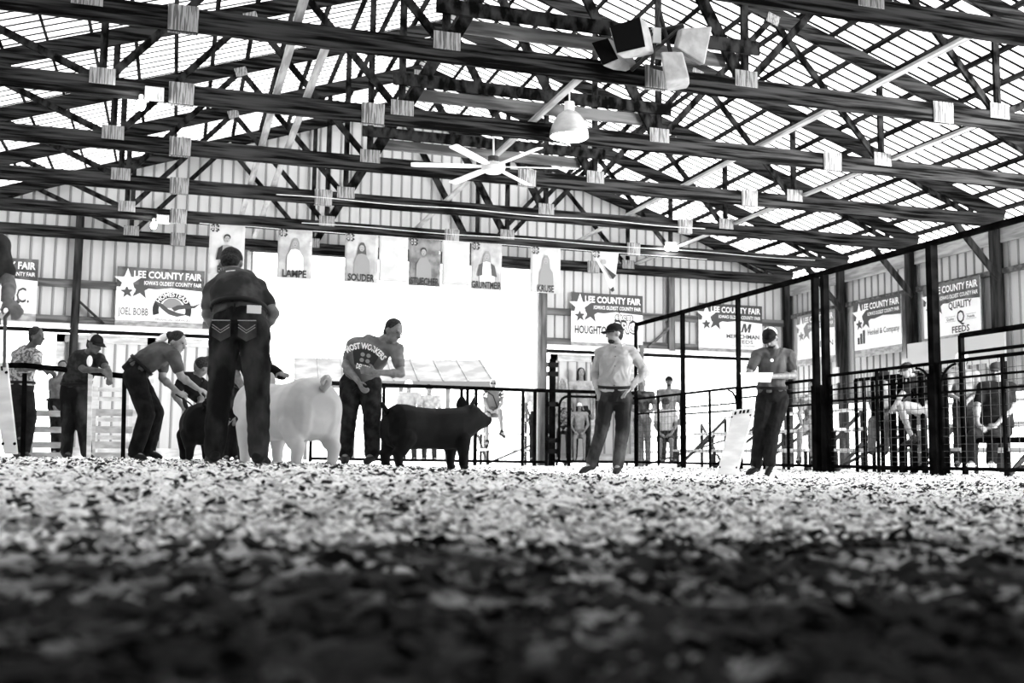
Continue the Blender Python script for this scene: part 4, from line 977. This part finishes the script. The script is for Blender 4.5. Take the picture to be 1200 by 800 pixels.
# 4 man reading papers
r_, q, _ = person('man in a dark polo and black and white mesh cap reading papers, one boot crossed', 13.0,
  dict(pelvis=(905,462,0), belly=(904,448,-.02), chest=(906,427,0), neck=(908,409,0), head=(903,396,-.06), shl=(888,416,0), ell=(876,440,-.12), wrl=(874,442,-.30), hal=(881,441,-.36),
       shr=(925,416,0), elr=(930,440,-.08), wrr=(903,441,-.28), har=(894,440,-.33), hipl=(896,468,0), hipr=(914,468,0), knl=(890,508,-.05), knr=(905,508,-.10), anl=(886,545,0), anr=(902,542,-.16),
       toel=(878,554,-.08), toer=(899,555,-.16)), (-.45, -.62, .65), cloth(.045, .08, (6, 6, 6)), cloth(.004, .01), fat=1.05, voxel=V1, skin=1, capm=cloth(.006), capback=cloth(.75), hands=('grip', 'grip'), legw=1.1, beard=True)
p = P(889, 441, 12.62); b = MB()
vs = [P(867, 437, 12.68), P(906, 437, 12.60), P(903, 448, 12.50), P(872, 447, 12.56)]; vs += [v+UZ*.006 for v in vs]; b.add(vs, [(0, 1, 2, 3), (7, 6, 5, 4)]+[(i, 4+i, 4+(i+1) % 4, (i+1) % 4) for i in range(4)]); o = b.build('paper_sheets', M_white); tag(o, 'white papers held by the man in the mesh cap', 'papers')
MB().ell(P(904.5, 422, 12.84), (RH*.02, HF*.004, UZ*.02)).build('shirt_logo', T_lite, r_)
# 5 bending woman
r_, q, (hx, fc, up) = person('woman in a grey T-shirt bending forward with a white hair ribbon, left', 11.3,
  dict(pelvis=(159,434,0), belly=(170,424,0), chest=(185,416,0), neck=(197,408,0), head=(208,401,-.02), shl=(193,414,.14), ell=(190,443,.10), wrl=(208,459,-.02), hal=(214,463,-.04),
       shr=(203,417,-.14), elr=(212,441,-.16), wrr=(231,455,-.12), har=(238,458,-.10), hipl=(158,441,.09), hipr=(158,441,-.09), knl=(183,484,.10), knr=(172,486,-.08), anl=(174,527,.12), anr=(158,530,-.06),
       toel=(184,534,.10), toer=(168,537,-.10)), (.88, -.3, .25), cloth(.05, .09, (6, 6, 6)), cloth(.004, .01), s=.97, fat=1.08, legw=1.2, voxel=V1, skin=0, hair='bun', belt=True, hands=('grip', 'grip'))
MB().ell(P(191, 396, 11.3), (RH*.06+UZ*.02, HF*.03, UZ*.045)).build('hair_ribbon', M_white, r_, smooth=True)
MB().ell(P(186, 399, 11.28), (RH*.035, HF*.02, UZ*.02)).build('hair_ribbon', M_white, r_, smooth=True)
o = MB().tube([P(206, 462, 11.24), P(222, 472, 11.1), P(240, 490, 11.0)], .008, 6).build('show_stick', M_black); tag(o, 'thin black stick in the hand of the bending woman', 'stick')
# 6 capped man leaning on rail
r_, q, _ = person('man in a two-tone cap and dark T-shirt leaning his forearms on the rail', 13.3,
  dict(pelvis=(88,456,.25), belly=(91,442,.22), chest=(98,426,.14), neck=(104,414,.06), head=(111,403,0), shl=(87,422,.12), ell=(98,433,-.02), wrl=(120,434,-.10), hal=(127,440,-.12),
       shr=(116,420,.12), elr=(124,430,.0), wrr=(129,436,-.08), har=(128,445,-.10), hipl=(81,463,.25), hipr=(96,463,.25), knl=(80,498,.22), knr=(97,498,.25), anl=(78,530,.25), anr=(101,530,.25),
       toel=(82,537,.12), toer=(108,537,.12)), (.85, -.4, .3), cloth(.012, .03), JEAN, fat=1.12, voxel=V2, skin=2, capm=cloth(.006), capback=cloth(.45), hands=('relax', 'relax'), legw=1.1)
MB().ell(P(105, 423, 13.24), (RH*.035, HF*.03, UZ*.07)).build('shirt_print', T_lite, r_, smooth=True)
# 7 patterned shirt man
r_, q, _ = person('man in a pale patterned shirt leaning on the rail, head turned right, far left', 13.9,
  dict(pelvis=(23,456,.2), belly=(24,440,.2), chest=(29,422,.12), neck=(35,408,.05), head=(43,394,0), shl=(20,416,.2), ell=(24,432,-.15), wrl=(44,431,-.30), hal=(53,433,-.32),
       shr=(43,416,.0), elr=(44,430,-.2), wrr=(54,432,-.30), har=(59,435,-.30), hipl=(17,463,.2), hipr=(31,463,.2), knl=(22,497,.05), knr=(36,490,.1), anl=(20,530,.25), anr=(29,530,.25),
       toel=(24,537,.1), toer=(35,537,.1)), (.92, -.12, .15), mat('patterned_cloth', .08, .8, .36, (26, 26, 26), lo=.45, hi=.55), cloth(.006, .012), voxel=V2, skin=2, fat=1.12)
# 8 person cut by the left edge
r_, q, _ = person('person cut off by the left edge, dark sleeve and bare forearm showing', 6.5,
  dict(pelvis=(-38,392,0), belly=(-37,360,0), chest=(-34,318,0), neck=(-32,270,0), head=(-30,238,-.04), shl=(-68,285,0), ell=(-75,335,.05), wrl=(-60,380,-.1), hal=(-52,392,-.12),
       shr=(-2,288,0), elr=(11,336,-.02), wrr=(8,352,-.16), har=(17,360,-.2), hipl=(-52,400,0), hipr=(-24,400,0), knl=(-52,475,-.03), knr=(-24,475,-.03), anl=(-52,535,0), anr=(-24,535,0),
       toel=(-54,548,-.12), toer=(-20,548,-.12)), (.7, -.2, .5), cloth(.03, .05), cloth(.01, .03), voxel=V1, skin=1, hands=('relax', 'grip'))
o = MB().tube([P(22, 352, 6.35), P(6, 372, 6.4), P(5, 430, 6.5)], .011, 8).build('show_stick', mat('stick_grey', .10, .5)); tag(o, 'thin stick held upright by the person at the left edge', 'stick')
# 9-13 others on the left
r_, q, _ = person('child standing behind the rail between the two leaning men', 14.9,
  dict(pelvis=(67,474,0), chest=(69,455,0), neck=(71,441,0), head=(73,430,0), shl=(62,447,0), ell=(60,463,0), wrl=(64,478,-.1), hal=(66,484,-.1),
       shr=(78,447,0), elr=(80,462,0), wrr=(77,476,-.1), har=(75,482,-.1), hipl=(64,479,0), hipr=(71,479,0), knl=(64,504,0), knr=(71,504,0), anl=(64,528,0), anr=(72,528,0), toel=(63,533,-.1), toer=(72,533,-.1)),
  (.3, -.1, .9), cloth(.10, .16), cloth(.01, .02), s=.78, voxel=V3, skin=1)
r_, q, _ = person('person in black with dark hair bending behind the dark pig, left of the large man', 11.9,
  dict(pelvis=(246,466,.2), chest=(222,449,0), neck=(229,440,0), head=(236,430,-.03), shl=(213,448,-.05), ell=(204,462,-.15), wrl=(214,476,-.25), hal=(219,482,-.3),
       shr=(232,452,.12), elr=(236,470,.0), wrr=(228,484,-.1), har=(224,489,-.1), hipl=(242,472,.2), hipr=(254,472,.2), knl=(240,505,.15), knr=(254,505,.2), anl=(244,535,.3), anr=(256,535,.3), toel=(238,541,.2), toer=(252,541,.2)),
  (-.7, -.5, .3), cloth(.005, .01), cloth(.005, .01), s=.88, voxel=V2, skin=1, hair='bun')
r_, q, _ = person('person bending behind the white pig, mostly hidden by the large man', 9.5,
  dict(pelvis=(294,452,.15), chest=(291,428,.0), neck=(289,419,-.05), head=(288,409,-.1), shl=(274,424,0), ell=(276,440,-.12), wrl=(284,455,-.2), hal=(288,460,-.22),
       shr=(307,420,0), elr=(315,430,-.12), wrr=(324,436,-.25), har=(334,439,-.3), hipl=(287,462,.15), hipr=(302,462,.15), knl=(286,500,.1), knr=(302,500,.1), anl=(286,535,.15), anr=(303,535,.15), toel=(284,543,.0), toer=(303,543,0)),
  (-.1, -.7, .6), cloth(.01, .02), cloth(.006, .01), s=.88, voxel=V2, skin=1, hands=('grip', 'flat'))
MB().ell(P(322, 435, 9.26), (RH*.10-UZ*.05, HF*.05, UZ*.055)).build('glove_cuff', M_black, r_, smooth=True)
r_, q, _ = person('dark-haired person seen between the legs of the large man', 12.6,
  dict(pelvis=(272,486,.0), chest=(271,464,0), neck=(270,453,0), head=(269,441,0), shl=(260,459,0), ell=(258,474,0), wrl=(262,488,-.15), hal=(266,493,-.2),
       shr=(281,459,0), elr=(284,474,0), wrr=(279,488,-.15), har=(276,493,-.2), hipl=(267,492,0), hipr=(277,492,0), knl=(266,514,0), knr=(278,514,0), anl=(266,534,0), anr=(278,534,0), toel=(264,539,-.1), toer=(278,539,-.1)),
  (.5, -.3, -.6), cloth(.012, .03), cloth(.006, .01), s=.82, voxel=V2, skin=1)

# ---- people beyond the fences: joints from simple standing and sitting proportions
def stand(x, ytop, ybot, turn=0, lean=0, arms=0):
    H = ybot-ytop; w_ = .085*H*abs(math.cos(turn))+.025*H; J = {}
    X = lambda a, l=0: x+a*w_+lean*H*l
    J['head'] = (X(0, 1), ytop+.068*H); J['neck'] = (X(0, .9), ytop+.155*H); J['chest'] = (X(0, .6), ytop+.27*H); J['pelvis'] = (X(0), ytop+.455*H)
    for s_, e in (('l', -1), ('r', 1)):
        J['sh'+s_] = (X(e, .85), ytop+.188*H, e*math.sin(turn)*.18); J['el'+s_] = (X(e*1.25, .5), ytop+.36*H, -.04-.1*arms)
        J['wr'+s_] = (X(e*(1.15-.8*arms), .3), ytop+(.49-.08*arms)*H, -.08-.2*arms); J['ha'+s_] = (X(e*(1.1-1.0*arms), .3), ytop+(.53-.09*arms)*H, -.1-.22*arms)
        J['hip'+s_] = (X(e*.5), ytop+.49*H); J['kn'+s_] = (X(e*.55), ytop+.72*H, -.02); J['an'+s_] = (X(e*.6), ytop+.955*H, .02); J['toe'+s_] = (X(e*.7), ytop+.985*H, -.14)
    return J
def sit(x, ytop, yseat, yfoot, kx=0, spread=1, H=None, fwd=.42):
    T = yseat-ytop; J = {'head': (x, ytop+.14*T), 'neck': (x, ytop+.30*T), 'chest': (x, ytop+.50*T), 'pelvis': (x, ytop+.92*T)}
    w_ = .20*T
    for s_, e in (('l', -1), ('r', 1)):
        J['sh'+s_] = (x+e*w_, ytop+.36*T); J['el'+s_] = (x+e*w_*1.3+kx*.2, ytop+.68*T, -.08); J['wr'+s_] = (x+e*w_*.7+kx*.7, ytop+.90*T, -fwd*.6); J['ha'+s_] = (x+e*w_*.3+kx*.8, ytop+.94*T, -fwd*.75)
        J['hip'+s_] = (x+e*w_*.5, yseat); J['kn'+s_] = (x+e*w_*.7*spread+kx, yseat+.06*T, -fwd); J['an'+s_] = (x+e*w_*.7*spread+kx*1.1, yfoot-.04*T, -fwd+.05); J['toe'+s_] = (x+e*w_*.8*spread+kx*1.2, yfoot, -fwd-.12)
    return J
GS = 'spectators beyond the fences'
def sp(label, D, J, face, shirt, pants, **k): k.setdefault('voxel', V3); k.setdefault('wrinkle', .004); k.setdefault('belt', False); return person(label, D, J, face, shirt, pants, group=GS, **k)
W_ = cloth(.32, .4); D_ = cloth(.01, .02); G_ = cloth(.14, .22)
sp('spectator in a pale cap and dark bib, behind the back of the black pig', 24.9, stand(479, 445, 541, arms=1), (0, -.3, 1), W_, D_, skin=0, capm=cloth(.5))
r_, q, _ = sp('spectator with hair in a topknot beside the one with the dark bib', 25.0, stand(503, 449, 541, arms=1), (0, -.2, 1), cloth(.3, .5), D_, skin=0, hair='bun', s=.97)
MB().ell(P(479, 468, 24.72), (RH*.17, HF*.05, UZ*.16)).build('bib', M_black, bpy.data.objects['person'], smooth=True) if False else None
J = sit(578, 444, 484, 522, fwd=.45); J.update(knl=(570, 488, -.45), anl=(571, 518, -.45), toel=(570, 524, -.58), knr=(586, 481, -.5), anr=(588, 507, -.55), toer=(591, 512, -.65))
r_, q, (hx, fc, up) = sp('woman with glasses sitting cross-legged on the bleachers, right of the black pig', 25.3, J, (0, -.05, 1), cloth(.10, .16, (3, 3, 3)), cloth(.06, .1), skin=0, hair='short', hairm=M_hairp, shorts=.5, s=.98)
for e in (-1, 1): MB().ell(q['head']+hx*e*.035+fc*.1+up*.01, (hx*.026, fc*.006, up*.02)).build('glasses_lens', M_black, r_)
for e, sd_ in ((-1, 'l'), (1, 'r')): MB().ell(q['sh'+sd_].lerp(q['el'+sd_], .4), (RH*.075, HF*.075, UZ*.13)).build('patterned_sleeve', mat('bold_pattern', .01, .8, .8, (16, 16, 16), lo=.48, hi=.5), r_, smooth=True)
MB().tube([q['shl']-HF*.14, q['chest']-HF*.17, q['pelvis']+RH*.12-HF*.15], .012, 6).build('bag_strap', M_black, r_)
sp('spectator with dark hair standing by the door jamb, behind the pipe fence', 25.2, stand(630, 441, 541), (.4, 0, .8), cloth(.45, .6), D_, skin=1, s=.98)
sp('fair-haired spectator right of the dark hinge post', 24.5, stand(660, 441, 541), (-.3, 0, .9), W_, G_, skin=0, hair='long', hairm=M_hairp)
sp('woman with long dark hair and a white top, left of the standing man', 24.6, stand(681, 429, 541), (.1, 0, 1), W_, D_, skin=0, hair='long', s=.98)
sp('small boy in a pale cap and dark printed shirt sitting behind the gate', 24.3, sit(660, 466, 505, 538, fwd=.3), (0, 0, 1), cloth(.01, .25, (18, 18, 18)), D_, skin=0, capm=cloth(.4), s=.72)
sp('small girl in a white hat and grey tank top sitting behind the gate', 24.4, sit(679, 471, 510, 541, fwd=.3), (0, 0, 1), cloth(.25, .35), cloth(.15), skin=0, hair='long', capm=cloth(.8), s=.72, shorts=.5, sleeve=0)
sp('young woman in a dark jacket right of the standing man', 24.9, stand(753, 443, 543, arms=1), (0, 0, 1), cloth(.02, .12, (8, 8, 8)), G_, skin=0)
sp('bearded man in a black cap and grey shirt behind the mesh panel', 25.2, stand(784, 440, 543), (-.2, 0, 1), cloth(.12, .2), D_, skin=1, capm=cloth(.01), beard=True, s=1.02)
sp('man in a white T-shirt sitting with forearms on his knees behind the mesh panel', 24.3, sit(780, 466, 513, 540, fwd=.4), (0, -.3, 1), W_, D_, skin=1, capm=cloth(.02), shorts=.8, s=.98)
GR = GS
sp('seated spectator in a patterned shirt right of the man reading papers', 19.0, sit(953, 447, 503, 541, kx=-8, fwd=.35), (-.6, -.2, .6), mat('soft_pattern', .08, .8, .4, (12, 12, 12)), cloth(.3, .4), skin=0, shorts=.6, s=1.0)
sp('seated spectator in a pale top behind the folded gates', 17.3, sit(1036, 434, 490, 530, kx=-6, fwd=.35), (-.6, -.2, .6), cloth(.4, .55), cloth(.1), skin=1, capm=cloth(.01), s=.95)
J = dict(pelvis=(1088,476,0), belly=(1085,464,0), chest=(1078,452,0), neck=(1071,442,-.05), head=(1063,434,-.08), shl=(1068,449,-.15), ell=(1056,463,-.2), wrl=(1049,474,-.2), hal=(1045,480,-.2),
         shr=(1083,449,.15), elr=(1066,466,.1), wrr=(1056,476,.1), har=(1050,480,.1), hipl=(1086,482,-.1), hipr=(1086,482,.1), knl=(1054,474,-.15), knr=(1054,478,.15), anl=(1069,514,-.15), anr=(1073,516,.15), toel=(1060,520,-.15), toer=(1064,522,.15))
sp('seated man in a black shirt and pale shorts leaning forward, beside the thick nearest post', 16.3, J, (-.85, -.3, .3), cloth(.006, .01), cloth(.35, .45), skin=0, capm=cloth(.02), shorts=.75, s=.95)
sp('spectator in a white cap and grey shirt right of the thick nearest post', 16.3, stand(1131, 413, 547, lean=-.03, arms=1), (-.75, -.2, .5), cloth(.10, .16), D_, skin=1, capm=cloth(.75), s=.98)
sp('large spectator in black sitting at the right edge behind the mesh panel', 15.1, sit(1168, 424, 505, 545, kx=-16, fwd=.4), (-.6, -.1, .7), cloth(.004, .008), cloth(.006, .012), skin=1, capm=cloth(.02), s=1.08, fat=1.3, shoes=cloth(.6))

# ---- pigs
def pig(label, pos, head_dir, m, sc=1.0, snout_up=0.0, hoofm=None, wide=1.0, leg=1.25):
    h = Vector((head_dir.x, head_dir.y, 0)).normalized(); sd = h.cross(UZ).normalized(); O = Vector(pos)
    root = empty('pig', O); tag(root, label, 'pig', 'show pigs')
    T = lambda t, y, z: O+h*(t*sc)+sd*(y*sc)+UZ*(z*sc)
    b = MB(); prof = [(-.02, .46, .10, .10), (.03, .46, .19, .165), (.12, .462, .235, .200), (.24, .458, .238, .198), (.38, .452, .222, .180), (.55, .448, .215, .172), (.72, .45, .222, .180), (.86, .46, .222, .178), (.96, .48, .215, .160),
                      (1.02, .505+.02*snout_up, .20, .145), (1.09, .525+.05*snout_up, .172, .128), (1.16, .52+.07*snout_up, .138, .105), (1.22, .505+.08*snout_up, .10, .078), (1.28, .49+.09*snout_up, .068, .056), (1.31, .485+.09*snout_up, .058, .048)]
    rings = []
    for i, (t, z, hh, hw) in enumerate(prof): rings.append((T(t, 0, z-.012), sd, UZ, hw*sc*wide, hh*sc*1.05))
    frame_loft(b, rings, 24)
    b.ell(T(.14, .085*wide, .42), (h*.17*sc, sd*.13*sc, UZ*.22*sc)); b.ell(T(.14, -.085*wide, .42), (h*.17*sc, sd*.13*sc, UZ*.22*sc))   # hams
    for e in (-1, 1):
        b.ell(T(.88, e*.10, .40), (h*.13*sc, sd*.085*sc, UZ*.19*sc))
        b.ell(T(1.08, e*.065, .44+.04*snout_up), (h*.08*sc, sd*.05*sc, UZ*.07*sc))       # jowl
        # hind leg: thigh, hock back, shank down
        yy = e*.125*wide
        cap(b, T(.16, yy, .32), T(.11, yy, .20), .088*sc*leg, .058*sc*leg); cap(b, T(.11, yy, .20), T(.06, yy, .165), .055*sc*leg, .045*sc*leg); cap(b, T(.06, yy, .165), T(.08, yy, .06), .044*sc*leg, .036*sc*leg)
        cap(b, T(.88, yy*.92, .32), T(.90, yy*.92, .18), .078*sc*leg, .050*sc*leg); cap(b, T(.90, yy*.92, .18), T(.895, yy*.92, .06), .044*sc*leg, .036*sc*leg)
    b.ell(T(.5, 0, .25), (h*.34*sc, sd*.12*sc, UZ*.04*sc))
    bake(b, 'body', .011, m, root, 5)
    hm = hoofm or M_black
    for t, e in ((.085, -1), (.085, 1), (.90, -1), (.90, 1)):
        for d in (-1, 1): q_ = T(t+.012, e*(.12)*wide+d*.02, .022); MB().ell(q_, (h*.042*sc, sd*.022*sc, UZ*.034*sc)).build('hoof', hm, root, smooth=True)
    for e in (-1, 1):   # ears: upright, cupped forward
        base = T(1.01, e*.08, .63+.05*snout_up); tip = T(1.05, e*.15, .83+.05*snout_up); bb = MB()
        mid = base.lerp(tip, .5); fw_ = h*.06*sc; ew = (sd*e*.55-h*.84)
        vs = [base-ew*.05*sc, base+ew*.09*sc, mid+ew*.085*sc+fw_*.3, tip, mid-ew*.05*sc+fw_*.2]; vs += [v+(h*.55+sd*e*.84)*.016*sc for v in vs]
        bb.add(vs, [(0, 1, 2, 3, 4), (9, 8, 7, 6, 5)]+[(i, 5+i, 5+(i+1) % 5, (i+1) % 5) for i in range(5)])
        eo = bb.build('ear', m, root, smooth=False); sm = eo.modifiers.new('s', 'SUBSURF'); sm.levels = 2; sm.render_levels = 2
        MB().ell(T(1.13, e*.105, .575+.07*snout_up), (h*.014*sc, sd*.008*sc, UZ*.010*sc)).build('eye', mat('pig_eye', .15, .3), root, smooth=True)
    sn = MB(); sn.tube([T(1.30, 0, .485+.09*snout_up), T(1.335, 0, .483+.09*snout_up)], .047*sc, 14); so = sn.build('snout', m, root, smooth=False)
    for e in (-1, 1): MB().ell(T(1.337, e*.018, .483+.09*snout_up), (h*.004, sd*.008*sc, UZ*.011*sc)).build('nostril', M_black, root, smooth=True)
    tp = [T(.0, 0, .60)]+[T(-.045-.02*math.sin(a), .028*math.cos(a), .645+.035*math.sin(a)+.006*a) for a in [i*.7 for i in range(0, 9)]]
    MB().tube(tp, [.034*sc]+[.026*sc-.0015*i for i in range(9)], 8).build('tail', m, root, smooth=True)
    return root, T
M_pw = mat('pig_white_hide', .36, .6, .46, (3, 3, 3)); M_pb = mat('pig_black_hide', .003, .7, .006, (6, 6, 6), spec=.05)
p0 = P(375, 545, 8.15); p1 = P(292, 545, 8.95); g = Vector((p0.x, p0.y, P(375, 548, 8.15).z))
pig('large white pig seen from behind, its rump toward the camera', g, (p1-p0), M_pw, sc=.98, wide=1.28, hoofm=mat('hoof_grey', .2, .6))
p0 = P(452, 547, 10.55); p1 = P(550, 547, 11.1); pig('black pig standing side-on with raised snout in the centre', Vector((p0.x, p0.y, P(452, 548.5, 10.55).z)), (p1-p0), M_pb, sc=.90, snout_up=.7, wide=1.15, leg=1.35)
p0 = P(238, 541, 10.2); p1 = P(222, 541, 11.3); pig('dark pig with pale feet standing left of the large man', Vector((p0.x, p0.y, P(238, 542, 10.2).z)), (p1-p0), M_pb, sc=.82, wide=1.15, hoofm=mat('hoof_pale', .45, .6))
# ---- sorting boards
def sort_board(quad, D, label, th=.03, holes=True):
    vs = [P(x, y, d) for (x, y), d in zip(quad, D)]; n_ = (vs[1]-vs[0]).cross(vs[3]-vs[0]).normalized()
    if n_.dot(HF) > 0: n_ = -n_
    s = empty('sorting_board', (vs[2]+vs[3])/2); tag(s, label, 'board', 'white sorting boards')
    b = MB(); b.add([v-n_*0 for v in vs]+[v-n_*th for v in vs], [(3, 2, 1, 0), (4, 5, 6, 7)]+[(i, (i+1) % 4, 4+(i+1) % 4, 4+i) for i in range(4)])
    o = b.build('panel', mat('board_plastic', .62, .5, .8, (3, 3, 9)), s); bv = o.modifiers.new('b', 'BEVEL'); bv.width = .008; bv.segments = 2
    def at(u, v, l=.004): a = vs[0].lerp(vs[1], u); c = vs[3].lerp(vs[2], u); return a.lerp(c, v)+n_*l
    hs_ = [(.2, .06), (.42, .05), (.58, .05), (.76, .05)] if holes else [(.4, .06), (.7, .07)]
    for u, v in hs_:
        q_ = [at(u-.05, v-.02), at(u+.05, v-.02), at(u+.05, v+.03), at(u-.05, v+.03)]; q2 = [p+n_*.002 for p in q_]; bb = MB(); bb.add(q_+q2, [(4, 5, 6, 7), (0, 1, 5, 4), (1, 2, 6, 5), (2, 3, 7, 6), (3, 0, 4, 7)]); bb.build('hand_hole', M_black, s)
    for u, v in ((.08, .12), (.92, .12), (.08, .9), (.92, .9)):
        c = at(u, v); bb = MB(); bb.tube([c, c+n_*.003], .012, 8); bb.build('rivet', M_black, s)
    return s
sort_board([(858, 480), (884, 477), (863, 556), (840, 555)], [12.75, 12.6, 12.35, 12.5], 'white sorting board with hand holes leaning by the man reading papers')
sort_board([(-14, 424), (8, 424), (20, 531), (4, 531)], [8.2, 8.2, 8.0, 8.0], 'white sorting board at the left edge of the photo', holes=False)
